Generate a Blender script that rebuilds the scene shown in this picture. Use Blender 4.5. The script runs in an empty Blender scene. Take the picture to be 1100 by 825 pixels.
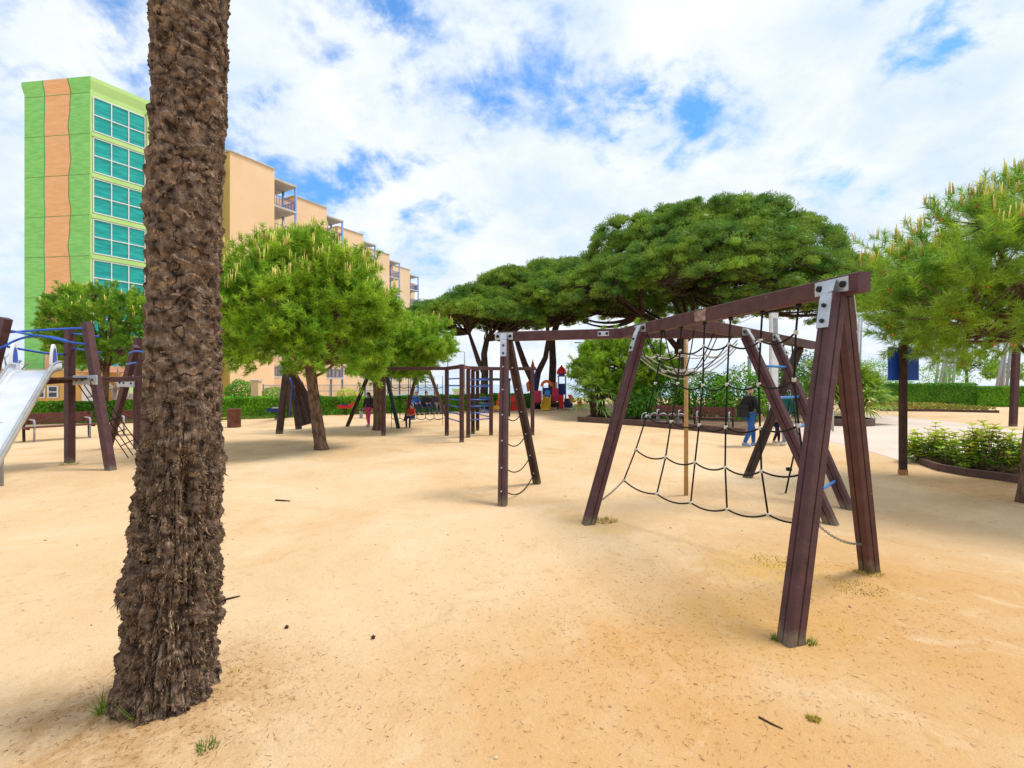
import bpy, math, random
import numpy as np
from mathutils import Vector, Matrix

SC = bpy.context.scene
COL = SC.collection
rng = np.random.default_rng(7)
random.seed(7)
PI = math.pi

# ------------------------------------------------------------------ survey
F, EYE, CX, CY = 520.0, 1.75, 550.0, 412.5          # focal length in photo pixels, eye height in metres


def G(px, py, z=0.0):
    """ground point surveyed from the photograph"""
    d = F * (EYE - z) / (py - CY)
    return Vector(((px - CX) * d / F, d, z))


def P(px, py, d):
    """point at distance d"""
    return Vector(((px - CX) * d / F, d, EYE - (py - CY) * d / F))


# ------------------------------------------------------------------ noise
def _hash(ix, iy, iz, seed):
    h = (ix * 374761393 + iy * 668265263 + iz * 2147483647 + seed * 1274126177) & 0xFFFFFFFF
    h = ((h ^ (h >> 13)) * 1274126177) & 0xFFFFFFFF
    h = h ^ (h >> 16)
    return (h & 0xFFFF) / 32767.5 - 1.0


def vnoise(p, seed=0):
    p = np.asarray(p, float)
    i = np.floor(p).astype(np.int64)
    f = p - i
    u = f * f * (3 - 2 * f)
    r = 0
    for dx in (0, 1):
        wx = u[..., 0] if dx else 1 - u[..., 0]
        for dy in (0, 1):
            wy = u[..., 1] if dy else 1 - u[..., 1]
            for dz in (0, 1):
                wz = u[..., 2] if dz else 1 - u[..., 2]
                r = r + wx * wy * wz * _hash(i[..., 0] + dx, i[..., 1] + dy, i[..., 2] + dz, seed)
    return r


def fbm(p, o=4, seed=0):
    p = np.asarray(p, float)
    a, r, s = 0.5, 0, 1.0
    for k in range(o):
        r = r + a * vnoise(p * s, seed + k * 17)
        a *= 0.5
        s *= 2.03
    return r


def unit(a):
    return a / np.maximum(np.linalg.norm(a, axis=-1, keepdims=True), 1e-9)


# ------------------------------------------------------------------ materials
MATS = {}


def mat(name, col, col2=None, scale=4.0, detail=6.0, rough=0.75, metal=0.0, bump=0.0, bscale=40.0,
        stretch=(1, 1, 1), island=0.0, transl=0.0, col3=None, s3=1.0, spec=0.3, t3=0.62, contrast=(0.35, 0.65), foot=None):
    m = bpy.data.materials.new(name)
    m.use_nodes = True
    nt = m.node_tree
    N, L = nt.nodes, nt.links
    b = N['Principled BSDF']
    b.inputs['Roughness'].default_value = rough
    b.inputs['Metallic'].default_value = metal
    b.inputs['Specular IOR Level'].default_value = spec
    tc = N.new('ShaderNodeTexCoord')
    mp = N.new('ShaderNodeMapping')
    mp.inputs['Scale'].default_value = stretch
    L.new(tc.outputs['Object'], mp.inputs['Vector'])
    c2 = col2 or tuple(min(1, c * 0.72) for c in col)
    no = N.new('ShaderNodeTexNoise')
    no.inputs['Scale'].default_value = scale
    no.inputs['Detail'].default_value = detail
    L.new(mp.outputs[0], no.inputs['Vector'])
    rp = N.new('ShaderNodeValToRGB')
    rp.color_ramp.elements[0].position = contrast[0]
    rp.color_ramp.elements[1].position = contrast[1]
    rp.color_ramp.elements[0].color = (*c2, 1)
    rp.color_ramp.elements[1].color = (*col, 1)
    L.new(no.outputs['Fac'], rp.inputs['Fac'])
    out = rp.outputs['Color']
    if col3:
        n3 = N.new('ShaderNodeTexNoise')
        n3.inputs['Scale'].default_value = s3
        n3.inputs['Detail'].default_value = 8
        n3.inputs['Roughness'].default_value = 0.65
        L.new(mp.outputs[0], n3.inputs['Vector'])
        r3 = N.new('ShaderNodeValToRGB')
        r3.color_ramp.elements[0].position = t3
        r3.color_ramp.elements[1].position = t3 + 0.06
        L.new(n3.outputs['Fac'], r3.inputs['Fac'])
        mx = N.new('ShaderNodeMixRGB')
        mx.inputs['Color2'].default_value = (*col3, 1)
        L.new(r3.outputs['Color'], mx.inputs['Fac'])
        L.new(out, mx.inputs['Color1'])
        out = mx.outputs['Color']
    if foot:
        sx = N.new('ShaderNodeSeparateXYZ')
        L.new(tc.outputs['Object'], sx.inputs[0])
        nf_ = N.new('ShaderNodeTexNoise')
        nf_.inputs['Scale'].default_value = 14
        nf_.inputs['Detail'].default_value = 6
        L.new(tc.outputs['Object'], nf_.inputs['Vector'])
        sm = N.new('ShaderNodeMath')
        sm.operation = 'MULTIPLY_ADD'
        sm.inputs[1].default_value = 0.22
        L.new(nf_.outputs['Fac'], sm.inputs[0])
        L.new(sx.outputs['Z'], sm.inputs[2])
        fr_ = N.new('ShaderNodeMapRange')
        fr_.inputs['From Min'].default_value = 0.24
        fr_.inputs['From Max'].default_value = 0.15
        L.new(sm.outputs[0], fr_.inputs['Value'])
        fm = N.new('ShaderNodeMixRGB')
        fm.inputs['Color2'].default_value = (*foot, 1)
        L.new(fr_.outputs[0], fm.inputs['Fac'])
        L.new(out, fm.inputs['Color1'])
        out = fm.outputs['Color']
    if island:
        ge = N.new('ShaderNodeNewGeometry')
        hs = N.new('ShaderNodeHueSaturation')
        mr = N.new('ShaderNodeMapRange')
        mr.inputs['To Min'].default_value = 1 - island
        mr.inputs['To Max'].default_value = 1 + island
        L.new(ge.outputs['Random Per Island'], mr.inputs['Value'])
        L.new(mr.outputs[0], hs.inputs['Value'])
        m2 = N.new('ShaderNodeMapRange')
        m2.inputs['To Min'].default_value = 0.5 - island * 0.06
        m2.inputs['To Max'].default_value = 0.5 + island * 0.06
        L.new(ge.outputs['Random Per Island'], m2.inputs['Value'])
        L.new(m2.outputs[0], hs.inputs['Hue'])
        L.new(out, hs.inputs['Color'])
        out = hs.outputs['Color']
    L.new(out, b.inputs['Base Color'])
    if bump:
        nb = N.new('ShaderNodeTexNoise')
        nb.inputs['Scale'].default_value = bscale
        nb.inputs['Detail'].default_value = 6
        L.new(mp.outputs[0], nb.inputs['Vector'])
        bp = N.new('ShaderNodeBump')
        bp.inputs['Strength'].default_value = bump
        bp.inputs['Distance'].default_value = 0.02
        L.new(nb.outputs['Fac'], bp.inputs['Height'])
        L.new(bp.outputs[0], b.inputs['Normal'])
    if transl:
        tr = N.new('ShaderNodeBsdfTranslucent')
        L.new(out, tr.inputs['Color'])
        ms = N.new('ShaderNodeMixShader')
        ms.inputs['Fac'].default_value = transl
        L.new(b.outputs[0], ms.inputs[1])
        L.new(tr.outputs[0], ms.inputs[2])
        L.new(ms.outputs[0], N['Material Output'].inputs['Surface'])
    MATS[name] = m
    return m


# ------------------------------------------------------------------ mesh builder
class MB:
    def __init__(s):
        s.v, s.f, s.mi, s.n, s.cur = [], [], [], 0, 0
        s.smooth = []

    def add(s, verts, faces, smooth=False):
        o = s.n
        s.v.extend([tuple(v) for v in verts])
        s.n += len(verts)
        for f in faces:
            s.f.append([o + i for i in f])
            s.mi.append(s.cur)
            s.smooth.append(smooth)
        return s

    def box(s, c, size, R=None, ch=0.0):
        c = Vector(c)
        x, y, z = (k / 2 for k in size)
        pr = chamfer(x, y, ch) if ch else [(-x, -y), (x, -y), (x, y), (-x, y)]
        n = len(pr)
        vs = [Vector((a, b, -z)) for a, b in pr] + [Vector((a, b, z)) for a, b in pr]
        fs = [list(range(n))[::-1], list(range(n, 2 * n))] + [[i, (i + 1) % n, n + (i + 1) % n, n + i] for i in range(n)]
        if R is not None:
            vs = [R @ v for v in vs]
        return s.add([v + c for v in vs], fs)

    def prism(s, p0, p1, prof, up=(0, 0, 1), scale1=1.0, cap=True):
        p0, p1, up = Vector(p0), Vector(p1), Vector(up)
        d = (p1 - p0).normalized()
        x = d.cross(up)
        if x.length < 1e-4:
            x = d.cross(Vector((0, 1, 0)))
        x.normalize()
        y = x.cross(d).normalized()
        n = len(prof)
        vs = [p0 + x * a + y * b for a, b in prof] + [p1 + (x * a + y * b) * scale1 for a, b in prof]
        fs = [[i, (i + 1) % n, n + (i + 1) % n, n + i] for i in range(n)]
        if cap:
            fs += [list(range(n))[::-1], list(range(n, 2 * n))]
        return s.add(vs, fs)

    def bar(s, p0, p1, w, h, up=(0, 0, 1), ch=0.006):
        return s.prism(p0, p1, chamfer(w / 2, h / 2, ch), up)

    def tube(s, pts, r, n=8, cap=True, closed=False):
        pts = [Vector(p) for p in pts]
        m = len(pts)
        rs = r if hasattr(r, '__len__') else [r] * m
        t0 = (pts[1] - pts[0]).normalized()
        a = t0.cross(Vector((0, 0, 1)))
        if a.length < 1e-3:
            a = t0.cross(Vector((1, 0, 0)))
        a.normalize()
        vs = []
        for i, p in enumerate(pts):
            if closed:
                t = (pts[(i + 1) % m] - pts[i - 1]).normalized()
            else:
                t = (pts[min(i + 1, m - 1)] - pts[max(i - 1, 0)])
                t = t.normalized() if t.length > 1e-9 else t0
            a = (a - t * a.dot(t))
            if a.length < 1e-6:
                a = t.orthogonal()
            a.normalize()
            b = t.cross(a)
            for k in range(n):
                q = 2 * PI * k / n
                vs.append(p + (a * math.cos(q) + b * math.sin(q)) * rs[i])
        fs = []
        for i in range(m if closed else m - 1):
            j = (i + 1) % m
            for k in range(n):
                fs.append([i * n + k, i * n + (k + 1) % n, j * n + (k + 1) % n, j * n + k])
        s.add(vs, fs, True)
        if cap and not closed:
            o = s.n - m * n
            s.f += [[o + k for k in range(n)][::-1], [o + (m - 1) * n + k for k in range(n)]]
            s.mi += [s.cur] * 2
            s.smooth += [False] * 2
        return s

    def lathe(s, c, prof, n=20, R=None, cap=True):
        c = Vector(c)
        vs = []
        for r, z in prof:
            for k in range(n):
                q = 2 * PI * k / n
                v = Vector((r * math.cos(q), r * math.sin(q), z))
                vs.append((R @ v if R is not None else v) + c)
        fs = []
        for i in range(len(prof) - 1):
            for k in range(n):
                fs.append([i * n + k, i * n + (k + 1) % n, (i + 1) * n + (k + 1) % n, (i + 1) * n + k])
        s.add(vs, fs, True)
        if cap:
            o = s.n - len(prof) * n
            s.f += [[o + k for k in range(n)][::-1], [o + (len(prof) - 1) * n + k for k in range(n)]]
            s.mi += [s.cur] * 2
            s.smooth += [False] * 2
        return s

    def ball(s, c, r, n=10, m=7):
        rx, ry, rz = r if hasattr(r, '__len__') else (r, r, r)
        c = Vector(c)
        vs = [c + Vector((0, 0, -rz))]
        for i in range(1, m):
            a = -PI / 2 + PI * i / m
            for k in range(n):
                q = 2 * PI * k / n
                vs.append(c + Vector((rx * math.cos(a) * math.cos(q), ry * math.cos(a) * math.sin(q), rz * math.sin(a))))
        vs.append(c + Vector((0, 0, rz)))
        fs = [[0, 1 + (k + 1) % n, 1 + k] for k in range(n)]
        for i in range(m - 2):
            for k in range(n):
                fs.append([1 + i * n + k, 1 + i * n + (k + 1) % n, 1 + (i + 1) * n + (k + 1) % n, 1 + (i + 1) * n + k])
        t = 1 + (m - 1) * n
        fs += [[t, t - n + k, t - n + (k + 1) % n] for k in range(n)]
        return s.add(vs, fs, True)

    def poly(s, pts, th, nrm=(0, 0, 1)):
        """flat outline with thickness th along nrm"""
        nrm = Vector(nrm).normalized() * th
        pts = [Vector(p) for p in pts]
        n = len(pts)
        vs = pts + [p + nrm for p in pts]
        return s.add(vs, [list(range(n))[::-1], list(range(n, 2 * n))] + [[i, (i + 1) % n, n + (i + 1) % n, n + i] for i in range(n)])

    def build(s, name, mats, parent=None):
        me = bpy.data.meshes.new(name)
        off = OFF.get(parent, Vector((0, 0, 0))) if parent is not None else Vector((0, 0, 0))
        vs = [(v[0] - off.x, v[1] - off.y, v[2] - off.z) for v in s.v]
        me.from_pydata(vs, [], s.f)
        if not isinstance(mats, (list, tuple)):
            mats = [mats]
        for m in mats:
            me.materials.append(m)
        me.polygons.foreach_set('material_index', s.mi)
        me.polygons.foreach_set('use_smooth', s.smooth)
        me.update()
        return link(name, me, parent, off)


OFF = {}


def link(name, me, parent=None, off=None):
    o = bpy.data.objects.new(name, me)
    COL.objects.link(o)
    if parent is not None:
        o.parent = parent
        OFF[o] = OFF.get(parent, Vector((0, 0, 0)))
    return o


def chamfer(x, y, c):
    return [(-x + c, -y), (x - c, -y), (x, -y + c), (x, y - c), (x - c, y), (-x + c, y), (-x, y - c), (-x, -y + c)]


def nmesh(name, verts, faces, mats, parent=None, smooth=False, mi=None):
    """large mesh from arrays; faces (M,k)"""
    verts = np.asarray(verts, np.float32).reshape(-1, 3)
    if parent is not None and parent in OFF:
        verts = verts - np.array(OFF[parent], np.float32)
    faces = np.asarray(faces, np.int32)
    me = bpy.data.meshes.new(name)
    me.vertices.add(len(verts))
    me.vertices.foreach_set('co', verts.ravel())
    k = faces.shape[1]
    me.loops.add(faces.size)
    me.loops.foreach_set('vertex_index', faces.ravel())
    me.polygons.add(len(faces))
    me.polygons.foreach_set('loop_start', np.arange(len(faces), dtype=np.int32) * k)
    if not isinstance(mats, (list, tuple)):
        mats = [mats]
    for m in mats:
        me.materials.append(m)
    if mi is not None:
        me.polygons.foreach_set('material_index', np.asarray(mi, np.int32))
    me.polygons.foreach_set('use_smooth', np.full(len(faces), smooth))
    me.update(calc_edges=True)
    me.validate()
    return link(name, me, parent)


def thing(name, label, cat, loc=(0, 0, 0), group=None, rotz=0.0, local=False):
    o = bpy.data.objects.new(name, None)
    o.empty_display_size = 0.2
    COL.objects.link(o)
    o.location = loc
    o.rotation_euler = (0, 0, rotz)
    o['label'] = label
    o['category'] = cat
    if group:
        o['group'] = group
    OFF[o] = Vector((0, 0, 0)) if local else Vector(loc)
    return o


def tag(o, label, cat, group=None, kind=None):
    o['label'] = label
    o['category'] = cat
    if group:
        o['group'] = group
    if kind:
        o['kind'] = kind
    return o


def setting(o, label=None):
    o['kind'] = 'structure'
    if label:
        o['label'] = label
        o['category'] = o.name.split('.')[0].replace('_', ' ')
    return o


def copy_tree(o, parent=None):
    c = o.copy()
    COL.objects.link(c)
    c.parent = parent
    for ch in list(o.children):
        copy_tree(ch, c)
    return c


# ------------------------------------------------------------------ palette
wood = mat('brown_timber', (0.088, 0.033, 0.034), (0.056, 0.020, 0.021), 7, rough=0.58, bump=0.3, bscale=34, stretch=(1, 1, 1),
           col3=(0.27, 0.19, 0.165), s3=16, t3=0.665, spec=0.4, foot=(0.15, 0.11, 0.075))
wood_old = mat('weathered_timber', (0.060, 0.030, 0.020), (0.030, 0.015, 0.011), 6, rough=0.7, bump=0.3, bscale=24,
               col3=(0.15, 0.10, 0.07), s3=12, t3=0.65, foot=(0.10, 0.095, 0.045))
bench_wood = mat('reddish_bench_slat', (0.17, 0.055, 0.042), (0.11, 0.034, 0.027), 9, rough=0.55, bump=0.15)
steel = mat('galvanised_steel', (0.50, 0.53, 0.57), (0.40, 0.43, 0.47), 14, rough=0.42, metal=0.55, spec=0.5)
slide_steel = mat('polished_slide_steel', (0.84, 0.86, 0.90), (0.74, 0.77, 0.82), 5, rough=0.30, metal=0.6, spec=0.5)
black = mat('black_plastic', (0.012, 0.012, 0.013), (0.007, 0.007, 0.008), 20, rough=0.5)
rope_black = mat('black_rope', (0.016, 0.016, 0.016), (0.006, 0.006, 0.006), 90, rough=0.85, bump=0.5, bscale=160)
rope_white = mat('pale_rope', (0.55, 0.55, 0.50), (0.36, 0.36, 0.32), 60, rough=0.85)
clampm = mat('rope_clamp_plastic', (0.62, 0.62, 0.58), (0.50, 0.47, 0.40), 30, rough=0.5)
chain_m = mat('steel_chain', (0.33, 0.33, 0.33), (0.20, 0.19, 0.18), 60, rough=0.45, metal=0.7)
bamboo = mat('yellow_pole', (0.50, 0.31, 0.12), (0.40, 0.23, 0.08), 12, rough=0.5)
blue = mat('blue_paint', (0.02, 0.11, 0.52), (0.015, 0.08, 0.42), 8, rough=0.35, spec=0.5)
lblue = mat('pale_blue_paint', (0.05, 0.26, 0.66), (0.04, 0.2, 0.55), 8, rough=0.35, spec=0.5)
red = mat('red_paint', (0.62, 0.02, 0.02), (0.50, 0.015, 0.02), 8, rough=0.4)
orange = mat('orange_paint', (0.75, 0.16, 0.03), (0.62, 0.11, 0.02), 8, rough=0.4)
yellow = mat('yellow_paint', (0.75, 0.45, 0.03), (0.65, 0.36, 0.02), 8, rough=0.4)
magenta = mat('crimson_paint', (0.55, 0.04, 0.09), (0.45, 0.03, 0.07), 8, rough=0.45)
navy = mat('navy_paint', (0.02, 0.035, 0.19), (0.015, 0.025, 0.13), 8, rough=0.45)
green_paint = mat('dark_green_paint', (0.02, 0.06, 0.04), (0.012, 0.04, 0.03), 8, rough=0.45)
whitep = mat('white_paint', (0.78, 0.79, 0.80), (0.68, 0.69, 0.71), 6, rough=0.5)
greyp = mat('grey_paint', (0.36, 0.38, 0.41), (0.28, 0.30, 0.33), 6, rough=0.5)
palm_bark = mat('palm_bark', (0.28, 0.20, 0.145), (0.038, 0.025, 0.019), 16, detail=9, rough=0.95, bump=0.9, bscale=70,
                stretch=(1.2, 1.2, 1.5), col3=(0.38, 0.26, 0.175), s3=13, t3=0.575, spec=0.1)
fibre_m = mat('palm_root_fibre', (0.34, 0.225, 0.14), (0.08, 0.05, 0.03), 14, rough=0.95, island=0.55, spec=0.1)
pine_bark = mat('pine_bark', (0.23, 0.145, 0.10), (0.08, 0.048, 0.034), 12, detail=9, rough=0.95, bump=0.8, bscale=30, stretch=(1.4, 1.4, 0.45), spec=0.1)
dark_bark = mat('stone_pine_bark', (0.105, 0.066, 0.050), (0.040, 0.024, 0.019), 8, detail=9, rough=0.95, bump=0.8, bscale=20, stretch=(1.4, 1.4, 0.5), spec=0.1)
needle = mat('fresh_pine_needles', (0.38, 0.57, 0.038), (0.18, 0.37, 0.024), 1.1, rough=0.5, island=0.4, transl=0.42)
needle_r = mat('long_pine_needles', (0.41, 0.57, 0.06), (0.19, 0.38, 0.05), 1.3, rough=0.5, island=0.4, transl=0.42)
needle_s = mat('stone_pine_needles', (0.29, 0.42, 0.042), (0.09, 0.21, 0.03), 0.6, rough=0.55, island=0.4, transl=0.34)
needle_b = mat('dark_pine_needles', (0.26, 0.45, 0.035), (0.13, 0.30, 0.025), 1.0, rough=0.6, island=0.4, transl=0.4)  # darker green needles for the pine by the tower and the far pines
needle_y = mat('new_growth_needles', (0.42, 0.60, 0.045), (0.28, 0.48, 0.03), 1.5, rough=0.5, island=0.3, transl=0.42)
candle_m = mat('pine_candles', (0.68, 0.66, 0.12), (0.62, 0.44, 0.18), 6, rough=0.7, island=0.25)
cone_m = mat('pollen_cones', (0.62, 0.24, 0.05), (0.45, 0.16, 0.04), 6, rough=0.7, island=0.25)
hedge_m = mat('hedge_leaves', (0.23, 0.48, 0.022), (0.09, 0.28, 0.014), 0.9, rough=0.5, island=0.45, transl=0.3)
hedge_d = mat('dark_hedge_leaves', (0.18, 0.40, 0.03), (0.08, 0.24, 0.02), 0.8, rough=0.5, island=0.45, transl=0.3)
shrub_m = mat('shrub_leaves', (0.38, 0.58, 0.04), (0.16, 0.38, 0.03), 3.2, rough=0.42, island=0.45, transl=0.32, spec=0.4)
shrub_y = mat('young_shrub_leaves', (0.72, 0.70, 0.09), (0.54, 0.62, 0.06), 3.2, rough=0.42, island=0.4, transl=0.32, spec=0.4)
twig_m = mat('dry_twigs', (0.33, 0.20, 0.12), (0.16, 0.09, 0.055), 6, rough=0.9, island=0.3)
fan_m = mat('fan_palm_leaves', (0.34, 0.50, 0.08), (0.16, 0.32, 0.045), 1.5, rough=0.45, island=0.4, transl=0.25)
fan_y = mat('yellowing_palm_leaves', (0.42, 0.56, 0.06), (0.22, 0.40, 0.035), 1.5, rough=0.45, island=0.4, transl=0.25)
grass_m = mat('grass_blades', (0.22, 0.33, 0.03), (0.10, 0.2, 0.02), 3, rough=0.6, island=0.4, transl=0.3)
grass_y = mat('dry_yellow_grass', (0.52, 0.40, 0.07), (0.38, 0.33, 0.06), 3, rough=0.7, island=0.4, transl=0.2)
cover_m = mat('yellow_groundcover', (0.46, 0.37, 0.07), (0.24, 0.27, 0.04), 1.2, rough=0.7, island=0.4, transl=0.2)
edging_m = mat('brown_edging', (0.13, 0.075, 0.062), (0.085, 0.048, 0.040), 4, rough=0.8, bump=0.4)
rust = mat('rusty_steel', (0.19, 0.075, 0.045), (0.11, 0.043, 0.03), 6, rough=0.8, bump=0.2)
copper = mat('tan_post_shoe', (0.42, 0.20, 0.09), (0.30, 0.13, 0.06), 20, rough=0.6)
peach = mat('peach_stucco', (0.84, 0.59, 0.37), (0.80, 0.54, 0.315), 0.35, rough=0.9, bump=0.08, bscale=30)
peach_side = mat('ochre_brick', (0.74, 0.44, 0.16), (0.66, 0.37, 0.12), 0.9, rough=0.9, bump=0.1, bscale=20)
ochre = mat('ochre_stucco', (0.70, 0.44, 0.14), (0.62, 0.37, 0.11), 0.5, rough=0.9)
slab_m = mat('pale_concrete', (0.55, 0.52, 0.46), (0.46, 0.43, 0.38), 1.5, rough=0.85)
bpost = mat('powder_blue_column', (0.17, 0.30, 0.58), (0.13, 0.25, 0.50), 2, rough=0.5)
rail_m = mat('violet_blue_railing', (0.20, 0.21, 0.44), (0.15, 0.16, 0.36), 2, rough=0.5)
glass_d = mat('dark_window_glass', (0.05, 0.06, 0.09), (0.03, 0.035, 0.055), 1, rough=0.1, spec=0.6)
lime = mat('lime_render', (0.50, 0.72, 0.27), (0.42, 0.66, 0.22), 0.6, rough=0.85)
tile_m = mat('terracotta_tiles', (0.52, 0.23, 0.12), (0.38, 0.15, 0.08), 3, rough=0.85, bump=0.5, bscale=10)
skin_m = mat('skin', (0.56, 0.33, 0.23), (0.50, 0.28, 0.19), 9, rough=0.55)
litter_m = mat('dry_needle_litter', (0.38, 0.20, 0.085), (0.20, 0.105, 0.045), 3, rough=0.9, island=0.5)
pebble_m = mat('pebbles', (0.50, 0.38, 0.25), (0.36, 0.25, 0.15), 5, rough=0.9, island=0.4)


def cloth(name, c):
    return mat(name, c, tuple(k * 0.7 for k in c), 14, rough=0.9, bump=0.2, bscale=30)


# ------------------------------------------------------------------ camera, sun, sky
cam = bpy.data.cameras.new('camera')
cam.sensor_width = 36.0
cam.lens = 36.0 * F / 1100.0
cam.clip_start = 0.05
cam.clip_end = 4000
co = bpy.data.objects.new('camera', cam)
COL.objects.link(co)
co.location = (0, 0, EYE)
co.rotation_euler = (PI / 2, 0, 0)
SC.camera = co

SUN = Vector((0.66, 0.14, 1.35)).normalized()
sl = bpy.data.lights.new('sun', 'SUN')
sl.energy = 2.6
sl.angle = math.radians(18)
sl.color = (1.0, 0.95, 0.87)
so = bpy.data.objects.new('sun', sl)
COL.objects.link(so)
so.rotation_euler = SUN.to_track_quat('Z', 'Y').to_euler()
so.location = (20, 8, 40)

w = bpy.data.worlds.new('World')
SC.world = w
w.use_nodes = True
w.cycles.sampling_method = 'MANUAL'
w.cycles.sample_map_resolution = 512
nt = w.node_tree
N, L = nt.nodes, nt.links
bg = N['Background']
bg.inputs['Strength'].default_value = 0.12
sky = N.new('ShaderNodeTexSky')
sky.sky_type = 'NISHITA'
sky.sun_disc = False
sky.sun_elevation = math.asin(SUN.z)
sky.sun_rotation = math.atan2(SUN.x, SUN.y)
sky.air_density = 1.0
sky.dust_density = 0.6
sky.ozone_density = 2.0


def vm(op, a=None, b=None, **k):
    n = N.new('ShaderNodeVectorMath')
    n.operation = op
    for i, x in enumerate((a, b)):
        if x is None:
            continue
        if hasattr(x, 'links'):
            L.new(x, n.inputs[i])
        else:
            n.inputs[i].default_value = x
    return n


def ma(op, a, b=None, clamp=False):
    n = N.new('ShaderNodeMath')
    n.operation = op
    n.use_clamp = clamp
    for i, x in enumerate((a, b)):
        if x is None:
            continue
        if hasattr(x, 'links'):
            L.new(x, n.inputs[i])
        else:
            n.inputs[i].default_value = x
    return n.outputs[0]


tc = N.new('ShaderNodeTexCoord')
dirv = vm('NORMALIZE', tc.outputs['Generated']).outputs[0]
sp = N.new('ShaderNodeSeparateXYZ')
L.new(dirv, sp.inputs[0])
zz = ma('MAXIMUM', ma('ADD', sp.outputs['Z'], 0.42), 0.05)
inv = ma('DIVIDE', 1.0, zz)
sc_ = N.new('ShaderNodeVectorMath')
sc_.operation = 'SCALE'
L.new(dirv, sc_.inputs[0])
L.new(inv, sc_.inputs['Scale'])
plane = vm('MULTIPLY', sc_.outputs[0], (1.0, 1.0, 0.0)).outputs[0]


def noise(vec, scale, detail, rough, dist=0.0, loc=(0, 0, 0)):
    a = vm('ADD', vec, loc).outputs[0]
    n = N.new('ShaderNodeTexNoise')
    n.inputs['Scale'].default_value = scale
    n.inputs['Detail'].default_value = detail
    n.inputs['Roughness'].default_value = rough
    n.inputs['Distortion'].default_value = dist
    L.new(a, n.inputs['Vector'])
    return n.outputs['Fac']


big = noise(plane, 2.9, 9, 0.58, 0.25, (3.1, 1.7, 0.3))
fine = noise(plane, 9.5, 8, 0.62, 0.2, (7.7, 2.1, 0.9))
dens = ma('ADD', ma('MULTIPLY', big, 0.72), ma('MULTIPLY', fine, 0.40))
# thin spots in the cloud cover (directions of the blue gaps)
GAPS = [(545, 80, 0.07, 0.09), (515, 140, 0.07, 0.10), (612, 60, 0.07, 0.16), (598, 130, 0.06, 0.08), (735, 112, 0.10, 0.16), (690, 90, 0.06, 0.09),
        (1020, 18, 0.12, 0.30), (895, 175, 0.09, 0.17), (395, 35, 0.10, 0.17), (330, 160, 0.16, 0.10), (225, 95, 0.2, 0.10), (800, 95, 0.09, 0.19),
        (470, 170, 0.12, 0.11), (60, 20, 0.25, 0.10), (670, 160, 0.10, 0.13), (840, 20, 0.16, -0.14), (900, 95, 0.2, -0.14), (300, 70, 0.14, -0.06), (420, 110, 0.12, -0.06), (560, 200, 0.2, -0.05), (470, 280, 0.16, 0.05), (90, 90, 0.30, -0.035), (260, 60, 0.20, -0.03), (60, 300, 0.3, 0.03), (310, 30, 0.1, 0.06), (455, 40, 0.1, 0.08), (960, 70, 0.12, 0.05), (250, 230, 0.12, 0.05), (390, 200, 0.10, 0.07)]
cov = None
for (gx, gy, gr, ga) in GAPS:
    d = Vector(((gx - CX) / F, 1.0, (CY - gy) / F)).normalized()
    dist = vm('DISTANCE', dirv, tuple(d)).outputs['Value']
    k = ma('MULTIPLY', ma('SUBTRACT', 1.0, ma('DIVIDE', dist, gr * 1.35), True), ga)
    cov = k if cov is None else ma('ADD', cov, k)
mid = noise(plane, 7.0, 8, 0.60, 0.3, (2.2, 6.1, 1.9))
cov = ma('MULTIPLY', cov, ma('ADD', ma('MULTIPLY', ma('SUBTRACT', mid, 0.5), -5.5), 0.88))
dens = ma('SUBTRACT', dens, ma('ADD', cov, ma('MULTIPLY', ma('SUBTRACT', mid, 0.5), -0.34)))
# the veil thickens towards the horizon
veil = ma('MULTIPLY', ma('SUBTRACT', 0.60, sp.outputs['Z'], True), 0.18)
dens = ma('ADD', dens, veil)
mr = N.new('ShaderNodeMapRange')
mr.interpolation_type = 'SMOOTHSTEP'
mr.inputs['From Min'].default_value = 0.305
mr.inputs['From Max'].default_value = 0.575
mr.inputs['To Min'].default_value = 0.14
mr.inputs['To Max'].default_value = 1.0
L.new(dens, mr.inputs['Value'])
shade = N.new('ShaderNodeMapRange')
shade.inputs['From Min'].default_value = 0.35
shade.inputs['From Max'].default_value = 0.72
L.new(noise(plane, 4.4, 7, 0.6, 0.2, (1.3, 9.2, 4.4)), shade.inputs['Value'])
cc = N.new('ShaderNodeMixRGB')
cc.inputs['Color1'].default_value = (4.9, 5.8, 7.0, 1)
cc.inputs['Color2'].default_value = (7.4, 7.45, 7.55, 1)
L.new(shade.outputs[0], cc.inputs['Fac'])
mx = N.new('ShaderNodeMixRGB')
L.new(mr.outputs[0], mx.inputs['Fac'])
hs = N.new('ShaderNodeHueSaturation')
hs.inputs['Saturation'].default_value = 1.5
hs.inputs['Value'].default_value = 1.6
L.new(sky.outputs[0], hs.inputs['Color'])
lim = vm('MINIMUM', hs.outputs[0], (4.7, 5.7, 7.1))
L.new(lim.outputs[0], mx.inputs['Color1'])
L.new(cc.outputs[0], mx.inputs['Color2'])
L.new(mx.outputs[0], bg.inputs['Color'])

SC.view_settings.view_transform = 'Standard'
SC.view_settings.look = 'None'
SC.view_settings.exposure = 0.31
SC.view_settings.gamma = 1.0
SC.cycles.use_denoising = True
SC.cycles.max_bounces = 6
SC.cycles.diffuse_bounces = 3
SC.cycles.glossy_bounces = 3
SC.cycles.transmission_bounces = 3
SC.cycles.transparent_max_bounces = 4

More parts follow.
